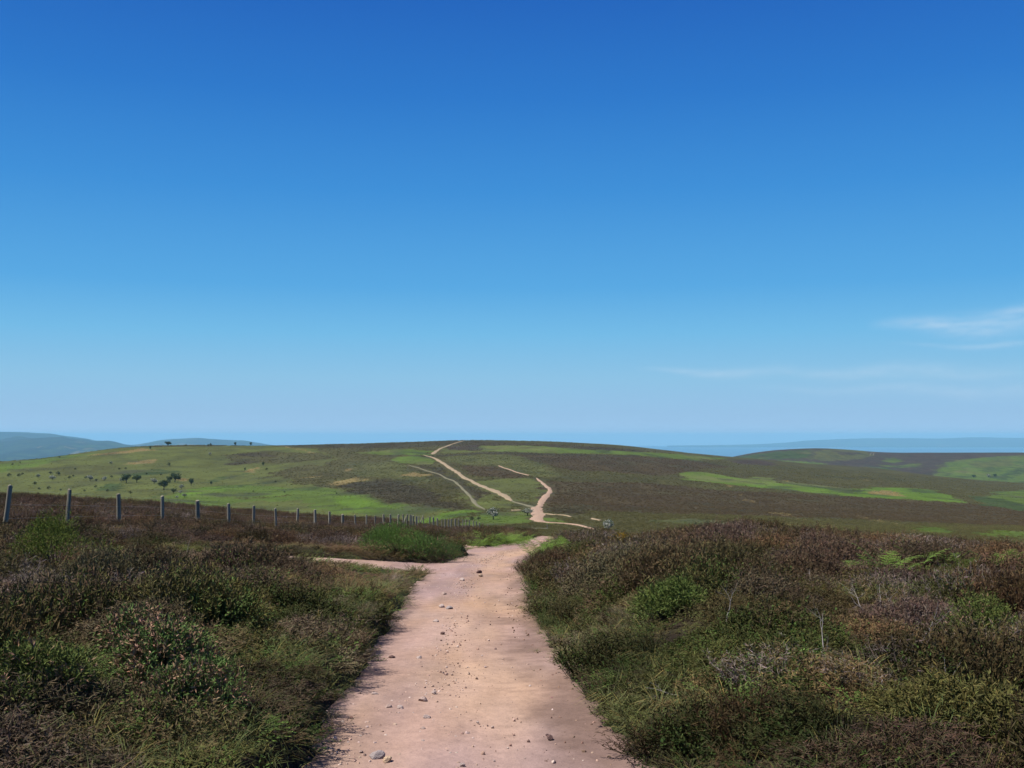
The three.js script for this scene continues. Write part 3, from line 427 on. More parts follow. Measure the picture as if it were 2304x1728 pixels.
function grassShape(seed, { blades = 46, h = 0.26, w = 0.0045, spread = 0.5, dry = 0.25 } = {}) {
  const R = rngOf(seed), b = new Ribbons();
  for (let s = 0; s < blades; s++) {
    const a = R() * 6.2832, q = Math.sqrt(R()), tilt = q * spread, L = h * (0.5 + 0.7 * R()), base = V(Math.cos(a) * q * 0.06, -0.02, Math.sin(a) * q * 0.06), a2 = a + (R() - 0.5) * 1.4, pts = [];
    for (let k = 0; k < 4; k++) { const t = k / 3, lean = tilt + t * t * (0.5 + 0.7 * R()); pts.push(base.clone().add(V(Math.cos(a2) * Math.sin(lean) * L * t, Math.cos(lean) * L * t, Math.sin(a2) * Math.sin(lean) * L * t))); }
    b.strip(pts, [w, w * 0.95, w * 0.65, 0], R() < dry ? jitter(R, [1.9, 1.35, 1.2], 0.2) : jitter(R, [1, 1, 1], 0.3), V(Math.cos(a2), 0.2, Math.sin(a2)));
  }
  return b.geometry();
}
function leafyShape(seed, { stems = 26, leaves = 12, h = 0.24, len = 0.02, w = 0.011, spread = 0.9 } = {}) {
  const R = rngOf(seed), b = new Ribbons();
  for (let s = 0; s < stems; s++) {
    const a = R() * 6.2832, q = Math.sqrt(R()), tilt = q * spread, L = h * (0.7 + 0.5 * R()), dir = V(Math.cos(a) * Math.sin(tilt), Math.cos(tilt), Math.sin(a) * Math.sin(tilt)), base = V(Math.cos(a) * q * 0.05, -0.02, Math.sin(a) * q * 0.05), tip = base.clone().addScaledVector(dir, L);
    b.strip([base, base.clone().lerp(tip, 0.6).add(V((R() - 0.5) * 0.02, 0, (R() - 0.5) * 0.02)), tip], [0.004, 0.003, 0], jitter(R, [0.7, 0.6, 0.8], 0.2), randDir(R));
    for (let k = 0; k < leaves; k++) { const p = base.clone().lerp(tip, 0.3 + 0.7 * R()), d = randDir(R).add(dir).normalize(); b.leaf(p, d, V(R() - 0.5, 1, R() - 0.5).normalize(), len * (0.6 + 0.8 * R()), w * (0.7 + 0.6 * R()), jitter(R, [1, 1, 1], 0.35)); }
  }
  return b.geometry();
}
const leafMat = matte({ vertexColors: true, roughness: 0.85, side: THREE.DoubleSide });
const shapes = {
  heather: [1, 2, 3, 4].map((s) => heatherShape(s * 11, { h: 0.27 + 0.02 * s, stems: 38 + s * 2 })),
  young: [5, 6].map((s) => heatherShape(s * 11, { h: 0.28, stems: 42, twigs: 18, w: 0.006, spread: 0.85, wood: [0.9, 0.75, 0.7] })),
  bare: [7, 8].map((s) => heatherShape(s * 11, { h: 0.34, stems: 36, twigs: 14, w: 0.004, spread: 1.05, bare: 0.65, wood: [1.7, 1.6, 1.6] })),
  grass: [9, 10, 11].map((s) => grassShape(s * 11, { h: 0.2 + 0.03 * (s - 9) })),
  bilberry: [12, 13].map((s) => leafyShape(s * 11)),
};
const bags = {};                                                                         // kind -> list of [matrix, colour] for each shape
for (const k in shapes) bags[k] = shapes[k].map(() => []);
const tmpM = new THREE.Matrix4(), tmpQ = new THREE.Quaternion(), tmpE = new THREE.Euler();
function put(kind, R, x, y, z, sx, sy, leanX, leanZ, col) {
  tmpE.set(leanX, R() * 6.2832, leanZ, 'XZY'); tmpQ.setFromEuler(tmpE);
  const list = bags[kind][Math.floor(R() * bags[kind].length)]; list.push([new THREE.Matrix4().compose(V(x, y, z), tmpQ, V(sx, sy, sx)), col]);
}
// bushes: an uneven lattice of cells, each with its own kind, tint and height
const PAL = { heather: [[0.175, 0.105, 0.062], [0.145, 0.096, 0.065], [0.18, 0.112, 0.054], [0.16, 0.108, 0.086], [0.14, 0.112, 0.052]], young: [[0.11, 0.118, 0.036], [0.095, 0.105, 0.036], [0.13, 0.118, 0.038]], bare: [[0.2, 0.17, 0.15], [0.18, 0.145, 0.12]], grass: [[0.11, 0.13, 0.046], [0.14, 0.145, 0.06], [0.09, 0.12, 0.042]], bilberry: [[0.095, 0.15, 0.034], [0.08, 0.12, 0.032]] };
const CELL = 1.0;
function bushAt(x, z) {
  const gx = Math.floor(x / CELL), gz = Math.floor(z / CELL); let d1 = 9, d2 = 9, bx = 0, bz = 0, cx = 0, cz = 0;
  for (let i = -1; i <= 1; i++) for (let j = -1; j <= 1; j++) { const a = gx + i, b = gz + j, px = (a + 0.1 + 0.8 * h2(a * 7 + 1, b * 13 + 5)) * CELL, pz = (b + 0.1 + 0.8 * h2(a * 3 + 9, b * 5 + 2)) * CELL, d = Math.hypot(x - px, z - pz); if (d < d1) { d2 = d1; d1 = d; bx = a; bz = b; cx = px; cz = pz; } else if (d < d2) d2 = d; }
  return { d1, d2, cx, cz, r: (k) => h2(bx * 17 + k * 31, bz * 23 + k * 7) };
}
function plant(R, x, z, size, far) {
  const s = pathSd(x, z), D = -z;
  if (s < 0.02) {                                                                         // a few small tufts straying onto the worn margin
    if (s > -0.24 && D < 30 && R() < 0.1 * smooth(-0.25, 0, s)) put('grass', R, x, baseHeight(x, z) + dish(x, z) - 0.01, z, 0.4 + 0.2 * R(), 0.25 + 0.25 * R(), 0, 0, jitter(R, PAL.grass[1], 0.25));
    return;
  }
  const B = bushAt(x, z), y = ground(x, z), patch = fbm(x / 7 + 3, z / 7, 3), edge = smooth(2.6, 0.3, s) * (x < centre(D) ? 0.75 : 0.85);
  const leftDry = x < -4 && D > 9 ? 0.25 : 0, v = mix(B.r(1), R(), 0.45) + 0.35 * patch;
  let kind = 'heather';
  const green = 0.2 + 0.3 * edge - leftDry * 0.5 + (D < 9 && x < 0 ? 0.1 : 0) + 0.25 * fbm(x / 3.5 + 60, z / 3.5, 2);
  if (v < green * 0.62) kind = 'young'; else if (v < green) kind = 'bilberry'; else if (v > 0.98 - 0.1 * (x > 2)) kind = 'bare';
  if (s < 0.9 && R() < 0.55 * smooth(0.95, 0.1, s) && D < 45) kind = 'grass'; else if (R() < 0.06 + 0.28 * edge * (fbm(x / 1.3 + 20, z / 1.3, 2) > 0.05)) kind = 'grass';
  if (kind === 'heather' && fbm(x / 2.1 + 33, z / 2.1, 2) > (x > 1.5 ? 0.2 : 0.3) && R() < 0.55) kind = 'bare';
  if (far && kind === 'bilberry') kind = 'young';
  const gap = smooth(0.02, 0.36, B.d2 - B.d1), dome = (0.3 + 0.7 * gap) * (0.6 + 0.75 * (1 - smooth(0, 0.62, B.d1))), low = smooth(-0.05, 1.7, s);
  if ((gap < 0.3 && R() < 0.72 || B.r(5) < 0.1 && R() < 0.75) && s > 0.6) return;                                       // dark gaps between bushes
  let hs = size * dome * (0.45 + 1.25 * B.r(2) * B.r(2) + 0.25 * B.r(6)) * (x < -5 && D > 14 ? 0.85 : 1) * mix(x < centre(D) ? 0.4 : 0.5, 1, low) * (0.85 + 0.3 * R()) * (1 + 0.25 * patch);
  if (kind === 'grass') hs = size * (0.65 + 0.6 * R()) * mix(0.75, 1, low);
  if (kind === 'bilberry') hs *= 1.05;
  hs *= 1 - 0.82 * tip(x, D);
  const list = PAL[kind], p = list[Math.floor(B.r(3) * list.length)], q = list[Math.floor(R() * list.length)], k = 0.6 + 0.6 * B.r(4) + 0.3 * (R() - 0.5) + 0.3 * patch, mixq = 0.3;
  const col = [0, 1, 2].map((i) => Math.max(0.01, mix(p[i], q[i], mixq) * k));
  if (kind === 'heather') { const t = clamp(0.08 + 0.25 * edge + 0.6 * fbm(x / 2.2 + 90, z / 2.2, 2) + 0.3 * (B.r(7) - 0.6), 0, 0.75); col[0] = mix(col[0], 0.085 * k, t); col[1] = mix(col[1], 0.112 * k, t); col[2] = mix(col[2], 0.034 * k, t); }
  const ox = (x - B.cx) * 0.5, oz = (z - B.cz) * 0.5;                                    // sprigs lean out from the middle of their bush
  put(kind, R, x, y, z, size * (0.85 + 0.4 * R()) * (kind === 'grass' ? 0.9 : 1) * (hs > 1 ? 1.1 : 1), clamp(hs, 0.2, D > 13 ? 1.3 : 1.5) * 1.05, clamp(oz, -0.45, 0.45) + (R() - 0.5) * 0.3, clamp(-ox, -0.45, 0.45) + (R() - 0.5) * 0.3, col);
}
{
  const R = rngOf(77);
  const bands = [[-3, 4, 0.2, 1, 7], [4, 13, 0.115, 1, 1.5], [13, 30, 0.175, 1.12, 2], [30, 62, 0.27, 1.25, 3], [62, 175, 0.45, 1.2, 5]];
  for (const [d0, d1, step, size, pad] of bands) for (let D = d0; D < d1; D += step) { const half = Math.max(0, D) * 0.53 + pad; for (let x = -half; x < half; x += step) {
    const px = x + (R() - 0.5) * step, pz = -(D + (R() - 0.5) * step);
    if (D > 34 && !seen(px, baseHeight(px, pz) + 1.0, pz)) continue;
    plant(R, px, pz, size, D > 62);
  } }
  // far slopes: heather where the cover is dark, tussocks where it is grass
  const c = [0, 0, 0];
  for (let k = 0; k < 110000; k++) {
    const D = 172 * Math.pow(930 / 172, R()), px = -120 + 2560 * R(), x = (px - CX) / FOC * D, z = -D; if (!seen(x, baseHeight(x, z) + 0.9, z)) continue;
    if (worn.has(wornKey(x, z))) continue; HILL.at(x, z, c); const grassy = c[1] > c[0] * 1.12; if (grassy && R() < 0.68) continue;
    const size = (1.1 + 1.1 * R()) * (D > 450 ? 1.2 : 1), kk = grassy ? 1.5 + 0.6 * R() : 2.1 + 0.8 * R();
    put(grassy ? (R() < 0.5 ? 'grass' : 'young') : 'heather', R, x, baseHeight(x, z) - 0.05, z, size * 1.2, size * (grassy ? 0.5 : 0.75), (R() - 0.5) * 0.3, (R() - 0.5) * 0.3, c.map((v) => v * kk));
  }
}

// ---------------------------------------------------------------- fence of wooden posts
const woodTex = dataTex(128, 256, (x, y) => { const u = x / 128, v = y / 256, n = fbmp(u * 16, v * 3, 16, 3), m = fbmp(u * 6 + 2, v * 12, 6, 3), lich = clamp((m - 0.1) * 4, 0, 1) * 0.7, k = 1 + 0.6 * n; return [toS(mix(0.28, 0.34, lich) * k) * 255, toS(mix(0.255, 0.35, lich) * k) * 255, toS(mix(0.2, 0.23, lich) * k) * 255]; }, true);
const woodMat = matte({ map: woodTex, bumpMap: woodTex, bumpScale: 0.006, roughness: 0.95 });
const POSTS = [[10, 1092], [153, 1101], [268, 1111], [366, 1122], [446, 1130], [515, 1134], [570, 1138], [621, 1145], [669, 1152], [709, 1155], [741, 1156], [772, 1157], [800, 1158], [824, 1158], [844, 1160], [863, 1157], [879, 1155], [895, 1158], [907, 1157], [915, 1157], [922, 1158], [926, 1159], [930, 1160], [936, 1164], [940, 1166], [944, 1167], [953, 1171], [967, 1172], [975, 1173], [985, 1175], [994, 1176], [1001, 1178], [1009, 1178], [1015, 1178], [1024, 1178], [1032, 1178], [1041, 1179], [1048, 1179], [1056, 1179], [1065, 1179], [1072, 1180], [1079, 1180], [1086, 1180], [1098, 1180], [1107, 1181], [1115, 1181]];
function postGeometry(seed, r, h) {
  const R = rngOf(seed), pts = [[r * 1.03, -0.4], [r * 1.02, 0.1], [r, h * 0.5], [r * 0.97, h - 0.03], [r * 0.9, h - 0.006], [r * 0.55, h + 0.004], [0.0001, h + 0.008]].map((p) => new THREE.Vector2(...p));
  const g = new THREE.LatheGeometry(pts, 14), p = g.attributes.position, ph = R() * 9;
  for (let i = 0; i < p.count; i++) { const a = Math.atan2(p.getZ(i), p.getX(i)), k = 1 + 0.06 * Math.sin(a * 3 + ph) + 0.03 * Math.sin(a * 7 + ph * 2), y = p.getY(i); p.setXYZ(i, p.getX(i) * k + 0.012 * Math.sin(y * 2 + ph), y + 0.012 * Math.sin(a + ph) * (y > h - 0.1 ? 1 : 0), p.getZ(i) * k + 0.01 * Math.cos(y * 2.3 + ph)); }
  g.computeVertexNormals(); return g;
}
{
  const fence = add(new THREE.Group(), 'fence'); tag(fence, 'weathered grey post-and-wire fence running away through the heather', 'fence');
  const R = rngOf(5), tops = [];
  const variants = [0, 1, 2, 3, 4, 5].map((k) => postGeometry(k + 40, 0.05 + 0.004 * k, 1));
  POSTS.forEach(([px, py], i) => {
    const D = i < 19 ? 25 * (1 + 0.1186 * i) : i < 27 ? 78 + (i - 18) * 4.3 : 112 + (i - 26) * 2.75, x = side(px, py) * D, z = -D, g = ground(x, z), top = clamp(EYE + rise(py) * D - g, i > 26 ? 1.25 : 0.95, 1.4);
    const m = add(new THREE.Mesh(variants[i % 6], woodMat), 'post', fence); m.position.set(x, g, z); m.scale.set(1, top, 1); m.rotation.set((R() - 0.5) * 0.1, R() * 6, (R() - 0.5) * 0.1); m.scale.x = m.scale.z = 0.82 + 0.3 * R() + (i > 26 ? 0.35 : 0);
    if (i === 0) { m.rotation.set(0.02, 1, -0.12); m.scale.x = m.scale.z = 1.12; }
    tops.push(V(x, g, z), top);
    if (i === 19 || i === 26) { const s = add(new THREE.Mesh(variants[2], woodMat), 'strut', fence); s.position.set(x - 0.42, g - 0.05, z + 0.35); s.scale.set(1, 1.25, 1); s.rotation.set(-0.2, 0, -0.3); s.userData.label = 'slanting strut against a strainer post'; }
  });
  const wireMat = new THREE.MeshStandardMaterial({ color: new THREE.Color().setRGB(0.25, 0.25, 0.24), metalness: 0.6, roughness: 0.55 });
  for (const f of [0.35, 0.62, 0.9]) { const pts = []; for (let i = 0; i < tops.length; i += 2) pts.push(tops[i].clone().add(V(0.06, tops[i + 1] * f, 0))); const b = new Ribbons(); b.tube(pts, pts.map(() => 0.0022), 4, [1, 1, 1]); add(new THREE.Mesh(b.geometry(), wireMat), 'wire', fence); }
  const p = hit(1231, 1191, 170), lone = add(new THREE.Mesh(postGeometry(9, 0.09, 1.25), woodMat), 'marker_post'); lone.position.copy(p); tag(lone, 'lone grey marker post in the grass below the track junction', 'post');
}

// ---------------------------------------------------------------- trees and bushes of the far slopes
const barkMat = matte({ color: new THREE.Color().setRGB(0.09, 0.075, 0.06), roughness: 1 });
function treeParts(seed, kind) {                                                         // a tree one metre high and about as wide
  const R = rngOf(seed), trunk = new Ribbons(), crown = new Ribbons(), lobes = [], th = kind === 'dark' ? 0.3 : 0.26;
  trunk.tube([V(0, -0.1, 0), V(0.01, th * 0.5, 0.01), V(0.02, th, 0), V(0.0, 0.6, 0.02)], [0.05, 0.04, 0.033, 0.012], 7, [1, 1, 1]);
  const nl = kind === 'scrub' ? 5 : 9;
  for (let k = 0; k < nl; k++) { const a = k / nl * 6.28 + R(), q = kind === 'tall' ? 0.14 + 0.1 * R() : 0.2 + 0.2 * R(), y = 0.42 + 0.34 * R() - (kind === 'scrub' ? 0.12 : 0), c = V(Math.cos(a) * q, y, Math.sin(a) * q); lobes.push([c, 0.15 + 0.09 * R()]); trunk.tube([V(0.01, th * 0.8, 0), c.clone().multiplyScalar(0.6).setY(mix(th, y, 0.55)), c], [0.022, 0.014, 0.005], 5, [1, 1, 1]); }
  lobes.push([V(0, 0.74, 0), 0.2]); lobes.push([V(0, 0.5, 0), 0.22]);
  const leaf = { dark: [0.08, 0.115, 0.045], tall: [0.09, 0.125, 0.05], blossom: [0.13, 0.17, 0.07], scrub: [0.1, 0.115, 0.05] }[kind];
  for (const [c, r] of lobes) for (let k = 0; k < 75; k++) {
    const d = randDir(R), p = c.clone().addScaledVector(d, r * Math.pow(R(), 0.4)), white = kind === 'blossom' && R() < 0.42 + 0.25 * Math.sin(c.x * 20);
    crown.leaf(p, randDir(R), d.clone().add(randDir(R).multiplyScalar(0.7)).normalize(), 0.095, 0.07, white ? jitter(R, [0.62, 0.61, 0.53], 0.12) : jitter(R, leaf, 0.35));
  }
  return [trunk.geometry(), crown.geometry()];
}
const crownMat = matte({ vertexColors: true, roughness: 1, transmission: 0.4, thickness: 0, side: THREE.DoubleSide });
const treeKinds = {}; for (const k of ['dark', 'tall', 'blossom', 'scrub']) treeKinds[k] = [1, 2, 3].map((s) => treeParts(s * 101 + k.length, k));
function tree(kind, px, py, hpx, label, wide = 1, group = 'thorn bushes and trees dotted over the far hillside') {
  const p = hit(px, py, 170), R = rngOf(px * 7 + py), h = hpx / FOC * -p.z * 1.1, [tg, cg] = treeKinds[kind][Math.floor(R() * 3)];
  const o = add(new THREE.Group(), { dark: 'tree', tall: 'tree', blossom: 'hawthorn_tree', scrub: 'thorn_bush' }[kind]);
  o.position.copy(p); o.rotation.y = R() * 6; o.scale.set(h * wide, h, h * wide);
  add(new THREE.Mesh(tg, barkMat), 'trunk', o); add(new THREE.Mesh(cg, crownMat), 'crown', o);
  tag(o, label, kind === 'scrub' ? 'bush' : 'tree', group); return o;
}
tree('dark', 284, 1087, 20, 'round dark tree, left one of the close pair on the green hillside', 1.05);
tree('dark', 308, 1086, 17, 'round dark tree, right one of the close pair on the green hillside', 1.1);
tree('blossom', 273, 1085, 11, 'small whitish hawthorn touching the left of the dark tree pair', 1);
tree('dark', 369, 1102, 23, 'largest dark round tree, lowest on the green hillside', 1.0);
tree('dark', 394, 1085, 20, 'broad dark tree uphill to the right of the largest one', 1.15);
tree('dark', 382, 1085, 13, 'smaller dark tree leaning on the broad dark one', 1);
tree('blossom', 347, 1089, 13, 'greyish hawthorn just left of the largest dark tree', 1.1);
tree('tall', 430, 1093, 17, 'narrow upright green tree right of the dark group', 0.75);
tree('tall', 475, 1092, 9, 'small lone tree right of the narrow upright one', 0.8);
tree('blossom', 118, 1080, 11, 'white-flowered hawthorn, leftmost in the row above the second post', 1.2);
tree('blossom', 203, 1082, 13, 'white-flowered hawthorn between the second and third posts', 1.1);
tree('blossom', 235, 1082, 10, 'bright white hawthorn, rightmost in the row above the third post', 1.2);
tree('blossom', 250, 1044, 6, 'single white hawthorn high on the open grass', 1.3);
tree('blossom', 472, 1025, 8, 'pale hawthorn alone below the skyline trees', 0.9);
tree('blossom', 86, 1075, 9, 'half-flowering hawthorn near the left edge of the hillside', 1);
tree('dark', 378, 1004, 11, 'two-lobed dark tree standing on the skyline', 1.15);
tree('tall', 338, 1012, 8, 'thin dark tree just below the skyline', 0.7);
tree('scrub', 419, 1004, 5, 'small dark bush on the skyline right of the two-lobed tree', 1);
tree('scrub', 468, 1004, 5, 'low brownish bush on the skyline, left of a close pair', 1.1);
tree('scrub', 474, 1003, 6, 'low brownish bush on the skyline, right of a close pair', 1);
tree('tall', 529, 1003, 8, 'small round-topped skyline tree, second from the right end', 0.8);
tree('tall', 564, 1002, 8, 'small round-topped skyline tree, rightmost one', 0.8);
tree('blossom', 408, 1101, 11, 'whitish hawthorn at the top of the cluster below the dark trees', 0.9);
tree('dark', 390, 1110, 11, 'dark bush at the left of the flowering cluster', 1.1);
tree('blossom', 415, 1119, 9, 'pale round hawthorn at the bottom right of the flowering cluster', 1.1);
tree('blossom', 398, 1121, 6, 'small pale hawthorn at the bottom left of the flowering cluster', 1.2);
tree('blossom', 406, 1112, 9, 'hawthorn in the middle of the flowering cluster', 1);
tree('tall', 592, 1049, 9, 'dark upright tree in the middle of the upper slope', 0.75);
tree('tall', 551, 1060, 8, 'thin dark tree beside a straw-coloured patch', 0.6);
tree('scrub', 600, 1058, 6, 'small bush below the dark upright tree', 0.9);
tree('blossom', 1110, 1169, 27, 'tall hawthorn with white blossom beside the end of the fence', 0.95, 'flowering hawthorns in the dip');
tree('blossom', 1187, 1160, 17, 'low wide hawthorn white with blossom left of the track junction', 1.45, 'flowering hawthorns in the dip');
tree('blossom', 1369, 1195, 26, 'round greyish hawthorn standing apart right of the junction', 1.05, 'flowering hawthorns in the dip');
tree('scrub', 1062, 1171, 9, 'dark low bush left of the tall blossoming hawthorn', 1.3, 'flowering hawthorns in the dip');
tree('scrub', 1077, 1170, 8, 'dark low bush nearest the tall blossoming hawthorn', 1.1, 'flowering hawthorns in the dip');
tree('dark', 2191, 1075, 7, 'dark tree, leftmost of three below the far right green slope', 1.2, 'trees below the far right slope');
tree('blossom', 2224, 1074, 7, 'pale tree, middle one of three below the far right green slope', 1.3, 'trees below the far right slope');
tree('dark', 2238, 1073, 7, 'dark tree, rightmost of three below the far right green slope', 1.2, 'trees below the far right slope');
{
  const small = [[20, 1073, 9], [42, 1073, 8], [50, 1069, 6], [114, 1067, 7], [131, 1069, 9], [156, 1077, 7], [165, 1073, 5], [169, 1057, 5], [193, 1077, 6], [216, 1083, 6], [251, 1075, 6], [78, 1091, 8], [88, 1102, 6], [109, 1101, 8], [28, 1047, 5], [45, 1042, 4], [134, 1030, 4], [268, 1057, 5], [283, 1056, 5], [380, 1048, 8], [293, 1111, 7], [215, 1097, 6], [241, 1106, 6], [136, 1104, 5], [190, 1106, 5], [330, 1068, 5], [362, 1070, 5], [620, 1086, 5], [570, 1107, 4], [640, 1108, 4], [757, 1112, 4]];
  const ord = ['first', 'second', 'third', 'fourth', 'fifth', 'sixth', 'seventh', 'eighth', 'ninth', 'tenth', 'eleventh', 'twelfth', 'thirteenth', 'fourteenth', 'fifteenth', 'sixteenth', 'seventeenth', 'eighteenth', 'nineteenth', 'twentieth'];
  for (const [name, rows] of [['upper', small.filter((s) => s[1] < 1074)], ['lower', small.filter((s) => s[1] >= 1074)]]) { rows.sort((a, b) => a[0] - b[0]).forEach(([x, y, h], i) => tree('scrub', x, y, h, 'tiny dark thorn bush, ' + ord[i] + ' from left on the ' + name + ' part of the green hillside', 1.1)); }
}

// ---------------------------------------------------------------- near plants that stand out
const canopy = -0.02;
const bracMat = matte({ vertexColors: true, roughness: 1, transmission: 0.35, thickness: 0, side: THREE.DoubleSide });
function frondGeometry(seed, L, col) {
  const R = rngOf(seed), b = new Ribbons(), pts = [], bow = 0.7 + 0.5 * R();
  for (let k = 0; k <= 10; k++) { const t = k / 10, a = 0.35 + t * bow; pts.push(k ? pts[k - 1].clone().add(V(Math.sin(a) * L / 10, Math.cos(a) * L / 10, 0)) : V(0, -0.1, 0)); }
  b.strip(pts, pts.map((_, k) => 0.007 * (1 - k / 11)), jitter(R, [col[0] * 1.1, col[1] * 0.9, col[2]], 0.1), V(0, 0, 1).add(V(0, 0.3, 0)));
  for (let k = 0; k < 11; k++) { const t = 0.25 + 0.73 * k / 10, f = t * 10, i = Math.min(9, f | 0), p = pts[i].clone().lerp(pts[i + 1], f - i), d = pts[i + 1].clone().sub(pts[i]).normalize(), len = L * 0.46 * Math.pow(1 - t, 0.75) * (0.35 + 0.65 * smooth(0.15, 0.4, t)) + 0.012;
    for (const s of [-1, 1]) { const out = V(d.x * 0.45, d.y * 0.45 + 0.5 * (R() - 0.5) - 0.1, s).normalize(), n = Math.max(3, Math.round(len / 0.02)), up = V(-d.y, d.x, 0.1 * s).normalize();
      b.strip([p, p.clone().addScaledVector(out, len * 0.5), p.clone().addScaledVector(out, len)], [0.005, 0.004, 0], jitter(R, col, 0.12), up);
      for (let q = 0; q < n; q++) for (const e of [-1, 1]) { const u = (q + 0.4) / n, pl = (0.02 * (1 - u) + 0.006) * (L / 0.55) * Math.min(1, len / 0.1), dir = d.clone().multiplyScalar(e).addScaledVector(out, 0.35).normalize(); b.leaf(p.clone().addScaledVector(out, len * u), dir, up, pl, 0.008, jitter(R, col, 0.16)); } } }
  return b.geometry();
}
const frondShapes = [1, 2, 3, 4, 5].map((s) => frondGeometry(s * 7, 0.5, [0.17, 0.28, 0.05]));
const FG = 'bracken plants among the heather';
function bracken(px, py, n, size, label) {
  const p = hit(px, py + 0, 3), R = rngOf(px + py * 3), o = add(new THREE.Group(), 'bracken_fern'); o.position.set(p.x, ground(p.x, p.z) + 0.12, p.z);
  if (size > 0.6) n += 4;
  for (let k = 0; k < n; k++) { const m = add(new THREE.Mesh(frondShapes[Math.floor(R() * 5)], bracMat), 'frond', o), s = size * 0.95 * (0.75 + 0.5 * R()); m.position.set((R() - 0.5) * 0.55 * size, 0.08 * R(), (R() - 0.5) * 0.55 * size); m.rotation.set(0, k / n * 6.283 + R() * 1.2, -0.02 - 0.5 * R(), 'YXZ'); m.scale.setScalar(s); }
  tag(o, label, 'fern', FG); return o;
}
bracken(1972, 1302, 6, 1.05, 'bright green bracken at the left end of the fern row on the right bank');
bracken(2018, 1296, 6, 0.95, 'bright green bracken in the middle of the fern row on the right bank');
bracken(2066, 1288, 5, 0.9, 'bright green bracken at the right end of the fern row on the right bank');
bracken(2132, 1294, 3, 0.8, 'small bracken standing just right of the fern row');
bracken(2235, 1294, 4, 0.8, 'bracken half hidden in heather near the right edge, upper one');
bracken(2280, 1300, 3, 0.75, 'bracken against the right edge beside the upper heather');
bracken(2255, 1376, 3, 0.95, 'lone light green bracken frond cluster near the right edge, lower one');
bracken(1800, 1262, 2, 0.6, 'tiny bracken under the heather hump on the right');
bracken(1222, 1276, 8, 1.1, 'bright bracken at the tip of the bank beside the path bend');
bracken(1252, 1272, 7, 1.1, 'yellow-green bracken right beside the tip of the bank');
bracken(1280, 1264, 6, 1.0, 'bracken farther along the bank beside the path bend');
bracken(1195, 1300, 4, 0.6, 'small bracken low at the path edge below the bend');
bracken(1092, 1232, 8, 1.5, 'bright bracken at the left of the green mound beyond the bare patch');
bracken(1120, 1228, 9, 1.7, 'bright bracken in the middle of the green mound beyond the bare patch');
bracken(1150, 1226, 9, 1.6, 'bright bracken at the right of the green mound beyond the bare patch');
bracken(1182, 1224, 7, 1.3, 'bracken where the green mound meets the narrowing path');
bracken(308, 1290, 3, 0.7, 'small bright bracken among brown heather left of the fence foot');
bracken(240, 1716, 2, 0.32, 'small blue-green fern at the bottom left of the foreground');

function spikyBush(name, px, py, w, h, n, cols, label, category, lift = -0.1) {             // a dome of short spiny sprigs on real stems
  const p = hit(px, py, 3), R = rngOf(px * 3 + py), o = add(new THREE.Group(), name), stems = new Ribbons(), fol = new Ribbons(), dry = new Ribbons();
  o.position.set(p.x, ground(p.x, p.z) + lift, p.z);
  const lobes = []; for (let k = 0; k < 16; k++) { const a = R() * 6.28, q = Math.sqrt(R()); lobes.push([V(Math.cos(a) * q * w * 0.4, h * (0.12 + 0.5 * (1 - q * q) + 0.12 * R()), Math.sin(a) * q * w * 0.4), w * (0.14 + 0.08 * R())]); }
  for (const [c] of lobes) stems.tube([V(c.x * 0.15, -0.05, c.z * 0.15), c.clone().multiplyScalar(0.6), c], [0.011, 0.008, 0.004], 5, [0.11, 0.085, 0.065]);
  for (let k = 0; k < n; k++) { const [c, r] = lobes[Math.floor(R() * lobes.length)], d = randDir(R); if (d.y < -0.3) d.y *= -1; const q = c.clone().addScaledVector(d, r * (0.55 + 0.5 * R())), dir = d.clone().add(V(0, 0.5, 0)).add(randDir(R).multiplyScalar(0.6)).normalize(), brown = R() < cols[2], b = brown ? dry : fol;
    const L = 0.05 + 0.05 * R(), col = jitter(R, brown ? cols[1] : cols[0], 0.3), e = q.clone().addScaledVector(dir, L);
    b.strip([q, e], [0.005, 0], col, randDir(R));
    for (let s = 0; s < 6; s++) { const u = 0.15 + 0.8 * R(); b.leaf(q.clone().lerp(e, u), dir.clone().multiplyScalar(0.9).add(randDir(R)).normalize(), randDir(R), 0.022 + 0.014 * R(), brown ? 0.009 : 0.006, jitter(R, col, 0.2)); } }
  add(new THREE.Mesh(stems.geometry(), leafMat), 'stems', o); add(new THREE.Mesh(fol.geometry(), leafMat), 'foliage', o); if (cols[2] > 0) { const m = add(new THREE.Mesh(dry.geometry(), leafMat), 'dry_tips', o); m.userData.label = 'brown withered tips'; }
  tag(o, label, category, 'shrubs that stand out from the heather'); return o;
}
const GG = [0.12, 0.19, 0.055], GB = [0.3, 0.19, 0.12];
spikyBush('gorse_bush', 372, 1640, 0.62, 0.48, 2300, [GG, GB, 0.42], 'sprawling gorse with brown withered flowers in the near left corner', 'shrub');
spikyBush('gorse_bush', 440, 1720, 0.6, 0.42, 1900, [GG, GB, 0.34], 'gorse with green spines below the withered one, near left corner', 'shrub');
spikyBush('gorse_bush', 300, 1560, 0.45, 0.4, 1300, [GG, GB, 0.5], 'brownish gorse just behind the sprawling one on the left', 'shrub');
spikyBush('green_shrub', 130, 1290, 1.5, 0.95, 2600, [[0.13, 0.17, 0.035], GB, 0], 'tall olive-green bush rising from heather below the first fence posts', 'shrub');
spikyBush('green_shrub', 1512, 1452, 0.7, 0.42, 1600, [[0.12, 0.16, 0.042], GB, 0], 'rounded yellow-green bush in the middle of the right bank', 'shrub');
spikyBush('green_shrub', 905, 1256, 1.9, 0.8, 3600, [[0.11, 0.2, 0.045], GB, 0], 'bright green bush on the vegetated island left of the path', 'shrub');
